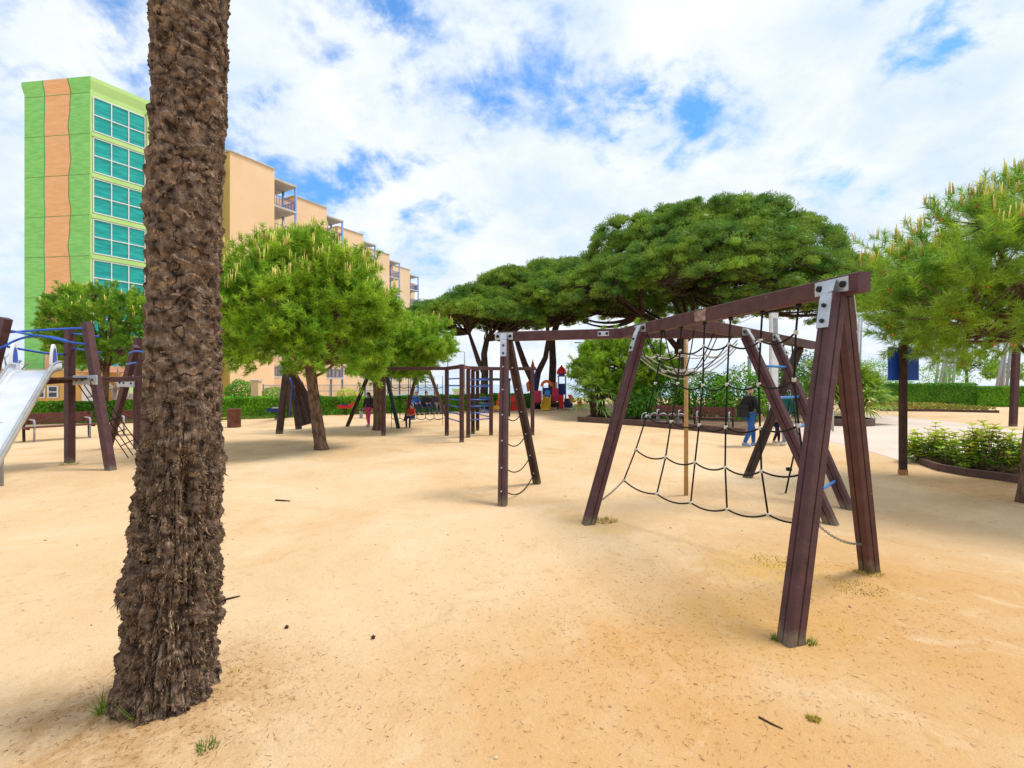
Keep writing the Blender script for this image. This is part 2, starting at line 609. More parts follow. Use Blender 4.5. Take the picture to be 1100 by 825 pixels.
# ------------------------------------------------------------------ ground
def sand_material():
    m = bpy.data.materials.new('compacted_sand')
    m.use_nodes = True
    nt = m.node_tree
    N, L = nt.nodes, nt.links
    b = N['Principled BSDF']
    b.inputs['Roughness'].default_value = 0.95
    b.inputs['Specular IOR Level'].default_value = 0.1
    tc = N.new('ShaderNodeTexCoord')

    def nz(s, d, r=0.6, dist=0.0):
        n = N.new('ShaderNodeTexNoise')
        n.inputs['Scale'].default_value = s
        n.inputs['Detail'].default_value = d
        n.inputs['Roughness'].default_value = r
        n.inputs['Distortion'].default_value = dist
        L.new(tc.outputs['Object'], n.inputs['Vector'])
        return n.outputs['Fac']

    def ramp(fac, a, b_, c0, c1):
        r = N.new('ShaderNodeValToRGB')
        r.color_ramp.elements[0].position = a
        r.color_ramp.elements[1].position = b_
        r.color_ramp.elements[0].color = (*c0, 1)
        r.color_ramp.elements[1].color = (*c1, 1)
        L.new(fac, r.inputs['Fac'])
        return r.outputs['Color']

    def mix(f, a, b_, t='MIX'):
        x = N.new('ShaderNodeMixRGB')
        x.blend_type = t
        if hasattr(f, 'links'):
            L.new(f, x.inputs['Fac'])
        else:
            x.inputs['Fac'].default_value = f
        for s, v in (('Color1', a), ('Color2', b_)):
            if hasattr(v, 'links'):
                L.new(v, x.inputs[s])
            else:
                x.inputs[s].default_value = (*v, 1)
        return x.outputs['Color']
    c = ramp(nz(0.33, 5, 0.6, 0.6), 0.36, 0.64, (0.66, 0.44, 0.235), (0.75, 0.56, 0.35))
    # scuffed, damper and needle-strewn patches
    f1 = ramp(nz(0.9, 8, 0.68, 0.8), 0.50, 0.72, (0, 0, 0), (1, 1, 1))
    c = mix(ramp(nz(0.22, 4), 0.42, 0.62, (0, 0, 0), (0.75, 0.75, 0.75)), c, mix(f1, c, (0.52, 0.29, 0.10)))
    # worn, reddish earth showing through around the frame and the palm
    for (px_, py_, rad_, am_) in ((1.3, 2.9, 2.3, 0.75), (3.4, 3.6, 2.2, 0.7), (0.2, 2.2, 1.5, 0.45), (4.2, 6.2, 2.2, 0.4), (-0.2, 8.5, 1.6, 0.2), (9.0, 8.0, 2.4, 0.55)):
        vd = N.new('ShaderNodeVectorMath')
        vd.operation = 'DISTANCE'
        L.new(tc.outputs['Object'], vd.inputs[0])
        vd.inputs[1].default_value = (px_, py_, 0)
        m1 = N.new('ShaderNodeMapRange')
        m1.interpolation_type = 'SMOOTHERSTEP'
        m1.inputs['From Min'].default_value = rad_ * 1.25
        m1.inputs['From Max'].default_value = rad_ * 0.2
        m1.inputs['To Max'].default_value = am_
        L.new(vd.outputs['Value'], m1.inputs['Value'])
        m2 = N.new('ShaderNodeMath')
        m2.operation = 'MULTIPLY'
        L.new(m1.outputs[0], m2.inputs[0])
        L.new(ramp(nz(1.3, 6, 0.65, 0.4), 0.28, 0.62, (0.35, 0.35, 0.35), (1, 1, 1)), m2.inputs[1])
        c = mix(m2.outputs[0], c, (0.60, 0.325, 0.115))
    # pale trodden patches, damp scuffs and yellowish stains by the posts
    c = mix(ramp(nz(1.7, 7, 0.66, 0.9), 0.56, 0.70, (0, 0, 0), (0.55, 0.55, 0.55)), c, (0.76, 0.58, 0.37))
    c = mix(ramp(nz(2.6, 8, 0.70, 1.2), 0.58, 0.70, (0, 0, 0), (0.42, 0.42, 0.42)), c, (0.47, 0.27, 0.115))
    for (px_, py_, rad_, am_, cl_) in ((-2.0, 2.45, 1.0, 0.85, (0.43, 0.235, 0.09)), (1.9, 3.5, 0.8, 0.55, (0.60, 0.35, 0.09)), (3.1, 4.3, 0.8, 0.6, (0.58, 0.33, 0.09)), (2.4, 4.6, 0.6, 0.6, (0.64, 0.40, 0.08)),
                                       (1.1, 6.0, 0.5, 0.5, (0.60, 0.38, 0.09)), (0.9, 3.2, 0.7, 0.55, (0.58, 0.30, 0.09)), (8.2, 7.6, 1.6, 0.7, (0.48, 0.28, 0.12))):
        vd = N.new('ShaderNodeVectorMath')
        vd.operation = 'DISTANCE'
        L.new(tc.outputs['Object'], vd.inputs[0])
        vd.inputs[1].default_value = (px_, py_, 0)
        m1 = N.new('ShaderNodeMapRange')
        m1.interpolation_type = 'SMOOTHERSTEP'
        m1.inputs['From Min'].default_value = rad_ * 1.3
        m1.inputs['From Max'].default_value = rad_ * 0.1
        m1.inputs['To Max'].default_value = am_
        L.new(vd.outputs['Value'], m1.inputs['Value'])
        m2 = N.new('ShaderNodeMath')
        m2.operation = 'MULTIPLY'
        L.new(m1.outputs[0], m2.inputs[0])
        L.new(ramp(nz(5.5, 7, 0.7, 0.6), 0.36, 0.62, (0.1, 0.1, 0.1), (1, 1, 1)), m2.inputs[1])
        c = mix(m2.outputs[0], c, cl_)
    # coarse grain and darker crumbs
    f2 = ramp(nz(38, 6, 0.75), 0.56, 0.70, (0, 0, 0), (0.55, 0.55, 0.55))
    c = mix(f2, c, (0.42, 0.25, 0.11))
    f3 = ramp(nz(120, 4, 0.8), 0.30, 0.72, (0.80, 0.80, 0.80), (1.10, 1.10, 1.10))
    c = mix(1.0, c, f3, 'MULTIPLY')
    f4 = ramp(nz(7, 7, 0.7, 0.3), 0.60, 0.74, (0, 0, 0), (0.6, 0.6, 0.6))
    c = mix(f4, c, (0.44, 0.27, 0.10))
    L.new(c, b.inputs['Base Color'])
    bp = N.new('ShaderNodeBump')
    bp.inputs['Strength'].default_value = 0.55
    bp.inputs['Distance'].default_value = 0.03
    ad = N.new('ShaderNodeMath')
    ad.operation = 'ADD'
    L.new(nz(26, 8, 0.7), ad.inputs[0])
    mu = N.new('ShaderNodeMath')
    mu.operation = 'MULTIPLY'
    mu.inputs[1].default_value = 3.0
    L.new(nz(3.2, 6, 0.62, 0.4), mu.inputs[0])
    L.new(mu.outputs[0], ad.inputs[1])
    L.new(ad.outputs[0], bp.inputs['Height'])
    L.new(bp.outputs[0], b.inputs['Normal'])
    return m


sand = sand_material()
mb = MB()
mb.add([(-900, -60, 0), (900, -60, 0), (900, 1500, 0), (-900, 1500, 0)], [[0, 1, 2, 3]])
setting(mb.build('sandy_ground', sand), 'compacted pale orange sand covering the whole playground')

pave = mat('pinkish_paving', (0.66, 0.55, 0.47), (0.58, 0.47, 0.39), 0.6, rough=0.9, bump=0.15, bscale=60)
turf = mat('turf', (0.13, 0.22, 0.035), (0.24, 0.27, 0.06), 0.7, rough=0.95, bump=0.4, bscale=30)


def sheet(name, pxs, z, m, label):
    mb = MB()
    pts = [G(x, y) if y > CY else Vector((x, -y, 0)) for x, y in pxs]
    mb.add([(p.x, p.y, z) for p in pts], [list(range(len(pts)))])
    return setting(mb.build(name, m), label)


sheet('paved_path', [(838, 466), (872, 471), (905, 477.5), (945, 488), (972, 497), (1000, 491), (1260, 500), (1260, 482), (1100, 463), (1040, 455), (985, 449.5),
                     (950, 446), (925, 446.5), (890, 450), (850, 454)], 0.004, pave, 'pale pinkish paved path curving past the sand on the right')
sea_m = mat('sea_water', (0.30, 0.40, 0.48), (0.26, 0.36, 0.44), 0.05, rough=0.35, spec=0.6)
mb = MB()
mb.add([(-16, 60, 0.02), (28, 60, 0.02), (120, 140, 0.02), (900, 160, 0.02), (900, 1500, 0.02), (-900, 1500, 0.02), (-60, 140, 0.02)], [list(range(7))])
setting(mb.build('sea', sea_m), 'pale hazy sea beyond the hedges')

# ------------------------------------------------------------------ foliage generators
def rand_dirs(n, up=0.0):
    d = rng.normal(size=(n, 3))
    d = unit(d)
    d[:, 2] += up
    return unit(d)


def needle_tris(base, d, ln, wd):
    """base, d : (n,3); returns triangle arrays"""
    n = len(base)
    side = unit(np.cross(d, unit(rng.normal(size=(n, 3)))))
    w_ = (wd if np.ndim(wd) else np.full(n, wd))[:, None] * 0.5
    l_ = (ln if np.ndim(ln) else np.full(n, ln))[:, None]
    v = np.empty((n, 3, 3))
    v[:, 0] = base - side * w_
    v[:, 1] = base + side * w_
    v[:, 2] = base + d * l_
    return v.reshape(-1, 3), np.arange(n * 3).reshape(n, 3)


def shoots(c, d, slen, nn, nlen, nwid, fwd=0.75):
    """pine shoots: c (m,3) start, d (m,3) axis; needles radiating along each axis"""
    m = len(c)
    t = rng.random((m, nn)) ** 0.8
    sl = slen * rng.uniform(0.7, 1.25, m)
    base = c[:, None] + d[:, None] * (t * sl[:, None])[..., None]
    r = rng.normal(size=(m, nn, 3))
    r = r - d[:, None] * np.sum(r * d[:, None], -1, keepdims=True)
    nd = unit(unit(r) + d[:, None] * (fwd * rng.uniform(0.5, 1.7, (m, nn)))[..., None])
    nd[..., 2] -= 0.06
    nd = unit(nd)
    return needle_tris(base.reshape(-1, 3), nd.reshape(-1, 3), nlen * rng.uniform(0.7, 1.2, m * nn), nwid)


def leaf_quads(c, nrm, size, aspect=0.45, droop=0.0):
    """diamond leaves lying roughly across nrm"""
    n = len(c)
    a = unit(np.cross(nrm, rng.normal(size=(n, 3))))
    b = unit(np.cross(nrm, a))
    s = (size * rng.uniform(0.65, 1.3, n))[:, None]
    v = np.empty((n, 4, 3))
    v[:, 0] = c - a * s * 0.5
    v[:, 1] = c - b * s * aspect * 0.5 + nrm * s * 0.10
    v[:, 2] = c + a * s * 0.5 - nrm * s * droop
    v[:, 3] = c + b * s * aspect * 0.5 + nrm * s * 0.10
    return v.reshape(-1, 3), np.arange(n * 4).reshape(n, 4)


def curve_pts(p0, p1, bend, n=7):
    p0, p1, bend = Vector(p0), Vector(p1), Vector(bend)
    return [p0.lerp(p1, t) + bend * (4 * t * (1 - t)) for t in [i / (n - 1) for i in range(n)]]


def rv(s=1.0):
    return Vector((random.uniform(-s, s), random.uniform(-s, s), random.uniform(-s, s)))


# ------------------------------------------------------------------ palm trunk in the foreground
def palm():
    base = G(181, 755)
    t = thing('palm_tree', 'thick rough palm trunk close on the left, shaggy with root fibre at its foot', 'tree', base)
    zs_k = [-0.1, 0, 0.35, 0.8, 1.3, 1.81, 2.3, 2.8, 3.3, 3.86, 7.0]
    cx_k = np.array([178, 180, 184, 188, 192, 197, 197, 199, 203, 203, 214])
    hw_k = [0.305, 0.295, 0.275, 0.268, 0.25, 0.226, 0.203, 0.20, 0.198, 0.202, 0.20]
    cx_k = (cx_k - 180) / 195.5
    nz, nt_ = 1150, 300
    z = np.concatenate([np.linspace(-0.06, 3.95, nz - 60), np.linspace(3.96, 6.6, 60)])
    th = np.linspace(0, 2 * PI, nt_, endpoint=False)
    Z, T = np.meshgrid(z, th, indexing='ij')
    ct, st = np.cos(T), np.sin(T)
    R = np.interp(Z, zs_k, hw_k) * np.interp(Z, [0, 0.6, 1.2, 2.0, 2.7, 4], [0.82, 0.79, 0.77, 0.80, 0.86, 0.89])
    pc = np.stack([ct * 1.0, st * 1.0, Z], -1)
    up = np.clip((Z - 1.15) / 0.9, 0, 1)
    lo = 1 - np.clip((Z - 1.0) / 0.75, 0, 1)
    # ragged leaf-base rings
    wob = fbm(pc * np.array([1.6, 1.6, 1.2]), 4, 3) * 0.17 + fbm(pc * np.array([6, 6, 4]), 3, 9) * 0.03
    h = 0.085
    ph = (Z + wob + T / (2 * PI) * h * 2) / h
    k = np.floor(ph)
    fr = ph - k
    cell = np.floor(T / (2 * PI) * 9 + (k % 2) * 0.5 + wob * 4)
    hh = _hash(k.astype(np.int64), cell.astype(np.int64), np.zeros_like(k, dtype=np.int64), 5)
    lip = np.where(fr < 0.82, (fr / 0.82) ** 2.2, 1 - (fr - 0.82) / 0.18)
    hs_ = fbm(np.stack([ct * 2.2, st * 2.2, Z * 9], -1), 3, 23)
    ring = lip * np.clip(0.015 + 0.020 * hs_, 0.004, 0.028) - 0.008
    crack = np.abs(fbm(pc * np.array([1.5, 1.5, 7.5]), 4, 21))
    crack = -np.clip(0.04 - crack, 0, 1) * 0.40
    fib = fbm(np.stack([ct * 26, st * 26, Z * 7], -1), 4, 31) * 0.005 + fbm(np.stack([ct * 3, st * 3, Z * 30], -1), 3, 33) * 0.006
    grain = fbm(np.stack([ct * 55, st * 55, Z * 42], -1), 3, 41) * 0.006
    lump = fbm(pc * 3.2, 4, 51) * 0.045
    # knobby stubs that break the outline
    stub = np.clip(fbm(np.stack([ct * 2.6, st * 2.6, Z * 4.5], -1), 2, 61) - 0.22, 0, 1) * 0.13
    rough_lo = fbm(np.stack([ct * 7, st * 7, Z * 9], -1), 5, 71) * 0.042 + np.abs(fbm(np.stack([ct * 14, st * 14, Z * 7], -1), 4, 81)) * 0.05 - 0.02
    crumb = np.clip(fbm(np.stack([ct * 11, st * 11, Z * 30], -1), 3, 111), -0.3, 0.4) * 0.034
    vgroove = -np.clip(0.07 - np.abs(fbm(np.stack([ct * 4.5, st * 4.5, Z * 1.3], -1), 4, 91)), 0, 1) * 0.5
    R = R + up * (ring + crack + fib + lump * 0.25 + stub * 0.6 + grain) + lo * (rough_lo + crumb + vgroove + lump * 0.8 + grain * 1.3) + (1 - up) * (1 - lo) * (rough_lo * 0.6 + fib + crack)

    def bulge(th0, z0, wt, wz, a):
        dt = np.angle(np.exp(1j * (T - th0)))
        return a * np.exp(-(dt / wt) ** 2 - ((Z - z0) / wz) ** 2)
    R = R + bulge(PI * 1.02, 0.66, 0.55, 0.10, 0.045) + bulge(-PI / 3, 0.0, 2.2, 0.12, 0.03) + bulge(-0.5, 1.45, 0.45, 0.16, 0.03) + bulge(PI * 1.0, 1.95, 0.5, 0.08, 0.02)
    R = R - bulge(-0.75, 1.2, 0.16, 0.20, 0.05) - bulge(0.35, 0.25, 0.3, 0.15, 0.03)
    cxx = np.interp(Z, zs_k, cx_k)
    v = np.stack([base.x + cxx + R * ct, base.y + R * st, Z], -1).reshape(-1, 3)
    i = np.arange(nz - 1)[:, None] * nt_
    j = np.arange(nt_)[None]
    jn = (j + 1) % nt_
    f = np.stack([i + j, i + jn, i + nt_ + jn, i + nt_ + j], -1).reshape(-1, 4)
    nmesh('trunk', v, f, palm_bark, t, smooth=False)
    # hanging root fibre and torn bark slivers
    def sliv(n, zl, zh, ln, wd, outw):
        zz = rng.uniform(zl, zh, n)
        tt = rng.uniform(0, 2 * PI, n)
        iz = np.clip(np.searchsorted(z, zz), 0, nz - 1)
        it = (tt / (2 * PI) * nt_).astype(int) % nt_
        r = R[iz, it] - 0.006
        b = np.stack([base.x + np.interp(zz, zs_k, cx_k) + r * np.cos(tt), base.y + r * np.sin(tt), zz], -1)
        o = np.stack([np.cos(tt), np.sin(tt), np.zeros(n)], -1)
        d = unit(o * outw + np.array([0, 0, -1.0]) + rng.normal(size=(n, 3)) * 0.7)
        return needle_tris(b, d, ln * rng.uniform(0.4, 1.4, n), wd * rng.uniform(0.5, 1.5, n))
    parts = [sliv(42000, 0.02, 1.75, 0.017, 0.007, 0.40), sliv(2500, 0.0, 1.3, 0.035, 0.008, 0.28), sliv(5000, 1.4, 3.95, 0.012, 0.005, 0.22)]
    vv, ff, o = [], [], 0
    for a, b in parts:
        vv.append(a); ff.append(b + o); o += len(a)
    nmesh('root_fibre', np.concatenate(vv), np.concatenate(ff), fibre_m, t)
    return base


palm_base = palm()
nr_, na_ = 26, 72
rr_m = np.linspace(0, 1.15, nr_); aa_m = np.linspace(0, 2 * PI, na_, endpoint=False)
RM, AM = np.meshgrid(rr_m, aa_m, indexing='ij')
xm = palm_base.x + 0.06 + RM * np.cos(AM) * 1.1; ym = palm_base.y + RM * np.sin(AM) * 0.9
hm_ = 0.075 * np.exp(-(RM / 0.47) ** 2) + 0.018 * fbm(np.stack([xm * 4, ym * 4, xm * 0], -1), 4, 7) * np.exp(-(RM / 0.6) ** 2)
zm = np.where(RM > 1.1, -0.006, np.maximum(hm_, -0.02) + 0.004 * (1 - RM))
im = np.arange(nr_ - 1)[:, None] * na_; jm = np.arange(na_)[None]; jn_ = (jm + 1) % na_
setting(nmesh('soil_mound', np.stack([xm, ym, zm], -1).reshape(-1, 3), np.stack([im + jm, im + na_ + jm, im + na_ + jn_, im + jn_], -1).reshape(-1, 4), sand, smooth=True), 'low mound of sandy soil round the foot of the palm')

# ------------------------------------------------------------------ pines
def pine(name, label, base, crown_c, rad, trunk_top, tr0, tr1, n_clump, n_shoot, n_need, slen, nlen, nwid, nm, bark=None, group=None,
         candles=0.5, clen=0.12, cones=0, shape=0.0, bend=0.3, candle_r=0.010, flat=0.55, keep=None, cand_lo=0.1, lobamp=0.24, cone=0.0):
    bark = bark or pine_bark
    t = thing(name, label, 'tree', base, group)
    crown_c = Vector(crown_c)
    top = Vector(trunk_top)
    mb = MB()
    sw = curve_pts(base - Vector((0, 0, 0.1)), top, (random.uniform(-bend, bend), random.uniform(-bend, bend) * 0.5, 0), 12)
    rr = [tr0 * (1.25 if i == 0 else 1.0) * (1 - i / 11) + tr1 * (i / 11) + random.uniform(-0.01, 0.01) for i in range(12)]
    mb.tube(sw, rr, 14)
    tr = mb.build('trunk', bark, t)
    # clump positions: mostly near the surface of an uneven dome
    u = rand_dirs(n_clump * 3)
    u = u[u[:, 2] > -flat][:n_clump]
    lob = 1 + lobamp * fbm(u * 1.9 + np.array(base) * 0.37, 3, 5)
    lob = lob * (1 + shape * u[:, 2])
    rr_ = rng.uniform(0.42, 1.0, len(u)) ** 0.55
    q = u * np.array(rad) * (lob * rr_)[:, None]
    q[:, :2] *= (1 - cone * np.clip(u[:, 2], 0, 1) ** 1.5)[:, None]
    q = np.array(crown_c) + q
    q[:, 2] += 0.10 * rad[2] * rng.normal(size=len(u))
    if keep is not None:
        s = keep(q)
        q, u, rr_ = q[s], u[s], rr_[s]
    out = unit((q - np.array(crown_c)) / np.array(rad))
    # limbs
    mb = MB()
    idx = rng.permutation(len(q))[:max(18, len(q) // 8)]
    heads = []
    for n_, i in enumerate(idx):
        e = Vector(q[i]) - Vector(out[i]) * 0.15
        k = random.uniform(0.72, 1.0)
        st = sw[min(11, int(k * 11))].copy()
        if e.z < st.z - 0.1:
            st = sw[8].copy()
        pts = curve_pts(st, e, Vector((0, 0, 0.12 if e.z < crown_c.z else -0.22)) * rad[2] * 0.6 + rv(0.12), 7)
        r0 = tr1 * random.uniform(0.25, 0.5)
        mb.tube(pts, [r0 * (1 - j / 7.5) + 0.008 for j in range(7)], 6)
        heads.append(pts)
    for i in range(len(q)):           # twigs joining each clump to a limb
        e = Vector(q[i])
        hp = heads[i % len(heads)]
        best = min((p for h_ in heads[::3] for p in h_[3:]), key=lambda p: (p - e).length_squared)
        if (best - e).length > 0.08:
            mb.tube(curve_pts(best, e, rv(0.06), 4), [0.016, 0.013, 0.010, 0.006], 4)
    mb.build('limbs', bark, t)
    # needles
    m = len(q)
    C = np.repeat(q, n_shoot, 0)
    O = np.repeat(out, n_shoot, 0)
    d = unit(O * 0.75 + np.array([0, 0, 0.75]) + rng.normal(size=C.shape) * 0.50)
    C = C + rng.normal(size=C.shape) * slen * 0.30
    v, f = shoots(C, d, slen, n_need, nlen, nwid)
    fresh = (rng.random(len(C)) < 0.26) & (np.repeat(rr_, n_shoot) > 0.72)
    nmesh('crown', v, f, [nm, needle_y], t, mi=np.repeat(fresh.astype(int), n_need))
    if candles:
        mb = MB()
        sel = [i for i in range(len(C)) if C[i][2] > crown_c.z + rad[2] * cand_lo and rr_[i // n_shoot] > 0.80 and random.random() < candles]
        for i in sel:
            a = Vector(C[i]) + Vector(d[i]) * slen * 0.95
            for _ in range(random.choice((2, 3, 3, 4))):
                e = a + Vector((random.uniform(-0.03, 0.03), random.uniform(-0.03, 0.03), 0)) * (clen / 0.12)
                tip = e + Vector((random.uniform(-0.12, 0.12), random.uniform(-0.12, 0.12), 1)) * clen * random.uniform(0.6, 1.35)
                mb.tube([e - Vector((0, 0, 0.03)), e.lerp(tip, 0.5), tip], [candle_r, candle_r, candle_r * 0.5], 4)
        if mb.n:
            mb.build('candles', candle_m, t)['kind'] = 'stuff'
    if cones:
        mb = MB()
        for i in rng.permutation(len(C))[:cones]:
            a = Vector(C[i]) + Vector(d[i]) * slen * 0.9
            for _ in range(5):
                mb.ball(a + rv(0.022), (0.013, 0.013, 0.018), 5, 4)
        mb.build('pollen_cones', cone_m, t)['kind'] = 'stuff'
    return t


b1 = G(346, 483)
pine('pine_tree', 'bushy bright green young pine with a leaning trunk, in front of the peach apartments', b1,
     P(325, 335, 13.1), (2.16, 2.1, 2.16), P(330, 360, 13.1), 0.17, 0.125, 560, 7, 60, 0.34, 0.17, 0.020, needle,
     candles=0.40, clen=0.20, shape=-0.10, bend=0.06, candle_r=0.011, flat=0.66, cone=0.35)
b2 = G(406, 462)
pine('pine_tree', 'smaller round pine just behind the bushy leaning one', b2,
     P(424, 375, 18.4), (2.05, 1.9, 1.12), P(404, 372, 18.3), 0.19, 0.13, 340, 6, 52, 0.34, 0.17, 0.026, needle, candles=0.2, clen=0.2, bend=0.05,
     candle_r=0.013, flat=0.9)
b3 = G(112, 451)
pine('pine_tree', 'rounded dark green pine in front of the green tower, behind the slide', b3,
     P(122, 356, 23.0), (2.7, 2.4, 1.85), P(116, 372, 23.3), 0.17, 0.11, 380, 6, 50, 0.36, 0.17, 0.030, needle_b, candles=0.15, clen=0.18, bend=0.08,
     candle_r=0.014, flat=0.9)
b4 = G(1103, 540)
pine('pine_tree', 'near pine with long needles and upright candles reaching in from the right edge', b4,
     P(1152, 306, 7.6), (2.68, 2.4, 1.42), P(1112, 300, 7.5), 0.115, 0.075, 540, 5, 84, 0.30, 0.155, 0.010, needle_r,
     candles=0.62, clen=0.15, cones=150, shape=0.02, bend=0.05, candle_r=0.009, flat=0.76, lobamp=0.14, cand_lo=0.25)


def umbrella_pine(label, base, centre, a, b, hc, zb, trunk, tr, n_puff, pr, nn, seed, forks=None, rim=0.35, need=0.068, group=None):
    """trunk: list of polylines (points); crown is a shell of needle puffs over a broad dome"""
    t = thing('umbrella_pine', label, 'tree', base, group)
    mb = MB()
    for pts, r0, r1 in trunk:
        n = len(pts)
        mb.tube(pts, [r0 + (r1 - r0) * i / (n - 1) for i in range(n)], 12)
    mb.build('trunk', dark_bark, t)
    hub = Vector(trunk[0][0][-1])
    C = Vector(centre)
    # lobes (separate foliage shelves) over a broad dome, each carrying needle puffs
    pts = []
    lr = max(1.25, a * 0.27)
    rings_ = ((0.0, 1, 0.0), (0.34, 7, 0.3), (0.63, 12, 0.1), (0.92, 19, 0.4), (0.86, 12, 0.9)) if a > 6 else ((0.0, 1, 0.0), (0.48, 5, 0.3), (0.88, 10, 0.1), (0.8, 6, 0.6))
    lobes = []
    for ri, (rho, cnt, ph_) in enumerate(rings_):
        for k in range(cnt):
            ang = 2 * PI * (k + ph_ + random.uniform(-0.22, 0.22)) / cnt + seed
            rr0 = rho * random.uniform(0.9, 1.06)
            zt = (1 - min(0.995, rr0) ** 2.2) ** 0.62
            low_ = 0.0 if ri < len(rings_) - 1 else random.uniform(0.12, 0.3)
            lobes.append((Vector((C.x + rr0 * a * math.cos(ang) * 0.90, C.y + rr0 * b * math.sin(ang) * 0.90, zb + hc * max(0.06, zt - low_) * random.uniform(0.84, 1.05) - lr * 0.42)),
                          lr * random.uniform(0.78, 1.2), ang, rr0))
    for c_, r_, ang, rho in lobes:
        n_want = int(n_puff / len(lobes) * (r_ / lr) ** 2)
        got, tries = [], 0
        while len(got) < n_want and tries < n_want * 25:
            tries += 1
            u_ = Vector((random.gauss(0, 1), random.gauss(0, 1), random.gauss(0, 1))).normalized()
            if u_.z < -0.10 - 0.30 * rho:
                continue
            p = c_ + Vector((u_.x * r_, u_.y * r_, u_.z * r_ * 0.62)) + Vector((math.cos(ang), math.sin(ang), 0)) * (rho * 0.15) - Vector((0, 0, rho * 0.25 * max(0.0, u_.x * math.cos(ang) + u_.y * math.sin(ang)) * r_))
            if all((g_ - p).length_squared > (pr * 0.80) ** 2 for g_ in got):
                got.append(p)
        pts += [(p, 0) for p in got]
    q = np.array([tuple(p) for p, _ in pts])
    # limbs from the fork to the dome
    mb = MB()
    hubs = [Vector(x[0][-1]) for x in trunk]
    heads = []
    m0 = min(44, len(q))
    for i in rng.permutation(len(q))[:m0]:
        e = Vector(q[i]) - Vector((0, 0, pr * 0.5))
        h_ = min(hubs, key=lambda k: (k - e).length)
        L_ = (e - h_).length
        ps = curve_pts(h_ + rv(0.05), e, Vector((0, 0, -0.06 * L_)) + rv(0.05 * L_), 9)
        mb.tube(ps, [tr * 0.34 * (1 - j / 9.5) + 0.02 for j in range(9)], 6)
        heads.append(ps)
    allp = np.array([tuple(p) for h_ in heads for p in h_[3:]])
    for i in range(len(q)):
        e = q[i] - np.array([0, 0, pr * 0.4])
        k = np.argmin(((allp - e) ** 2).sum(1))
        b_ = Vector(allp[k])
        mb.tube(curve_pts(b_, Vector(e), rv(0.12) - Vector((0, 0, 0.1)), 5), [0.035, 0.03, 0.026, 0.02, 0.012], 4)
    mb.build('limbs', dark_bark, t)
    # puffs of needles
    m = len(q)
    sz = pr * rng.choice([0.6, 0.75, 0.9, 1.0, 1.15], m) * rng.uniform(0.9, 1.1, m)
    d = rng.normal(size=(m, nn, 3))
    d[..., 2] = d[..., 2] + 0.35
    d = unit(d)
    keep = d[..., 2] > -0.55
    sh = np.array([1.12, 1.12, 0.82])
    rr_ = rng.uniform(0.52, 1.06, (m, nn))
    lobp = 1 + 0.18 * vnoise(d * 2.3 + q[:, None] * 1.7, 3)
    base_ = q[:, None] + d * sh * (rr_ * lobp * sz[:, None])[..., None]
    nd = unit(d + rng.normal(size=d.shape) * 0.38 + np.array([0, 0, 0.15]))
    base_, nd = base_[keep], nd[keep]
    v, f = needle_tris(base_ - nd * need * 0.8, nd, need * 2.0 * rng.uniform(0.6, 1.2, len(base_)), need * 0.62)
    # opaque balls added inside the puffs to block light, standing for packed needles
    tb = MB(); tb.ball((0, 0, 0), 1.0, 9, 6)
    tv = np.array(tb.v)
    tf = np.array([g for f_ in tb.f for g in ([f_] if len(f_) == 3 else [[f_[0], f_[1], f_[2]], [f_[0], f_[2], f_[3]]])])
    lob2 = 1 + 0.18 * vnoise(tv[None] * 2.3 + q[:, None] * 1.7, 3)
    cv = q[:, None] + tv[None] * sh * (lob2 * (sz * 0.44)[:, None])[..., None]
    cf_ = (tf[None] + (np.arange(m) * len(tv))[:, None, None]).reshape(-1, 3)
    f = np.concatenate([f, cf_ + len(v)])
    v = np.concatenate([v, cv.reshape(-1, 3)])
    nmesh('crown', v, f, needle_s, t)
    return t


# the great dome in the middle
DB = 34.0
bu = P(733, 439.3, DB); bu.z = 0
umbrella_pine('largest umbrella pine, a broad dark-bellied dome over the middle of the playground', bu, P(753, 300, DB), 10.0, 9.2, 6.6, P(757, 328, DB).z,
              [([bu - Vector((0, 0, .1)), P(734, 425, DB), P(730, 395, DB), P(731, 375, DB), P(737, 350, DB)], 0.50, 0.38),
               ([P(731, 378, DB), P(712, 355, DB - .6), P(690, 338, DB - 1.2)], 0.22, 0.10),
               ([P(734, 368, DB), P(760, 345, DB + .3), P(795, 330, DB - .4)], 0.22, 0.10),
               ([P(735, 360, DB), P(745, 335, DB - 1.5), P(742, 310, DB - 2.5)], 0.20, 0.10)],
              0.42, 3200, 0.50, 340, 1.3)
d5 = 33.0
bA = G(521, 440); 
umbrella_pine('leftmost umbrella pine of the row, forked trunk, beside the far end of the apartments', P(520, 440, d5) * 1 - Vector((0, 0, P(520, 440, d5).z)), P(513, 330, d5), 4.0, 3.6, 2.2, P(510, 345, d5).z,
              [([P(520, 441, d5), P(520, 420, d5), P(521, 400, d5), P(520, 380, d5), P(523, 365, d5)], 0.30, 0.18),
               ([P(521, 402, d5), P(514, 388, d5), P(508, 370, d5 + .3), P(504, 358, d5)], 0.20, 0.10)],
              0.22, 784, 0.42, 300, 2.7)
d6 = 34.5
umbrella_pine('umbrella pine with a V-shaped dark trunk standing beside the coloured playhouse', P(575, 439, d6) - Vector((0, 0, P(575, 439, d6).z)), P(562, 318, d6), 4.6, 4.0, 3.1, P(562, 340, d6).z,
              [([P(576, 440, d6), P(574, 425, d6), P(572, 408, d6), P(564, 392, d6), P(557, 372, d6), P(552, 356, d6)], 0.34, 0.14),
               ([P(574, 420, d6), P(578, 400, d6), P(586, 384, d6), P(589, 365, d6), P(588, 350, d6)], 0.26, 0.12)],
              0.22, 951, 0.42, 300, 4.1)
d7 = 36.5
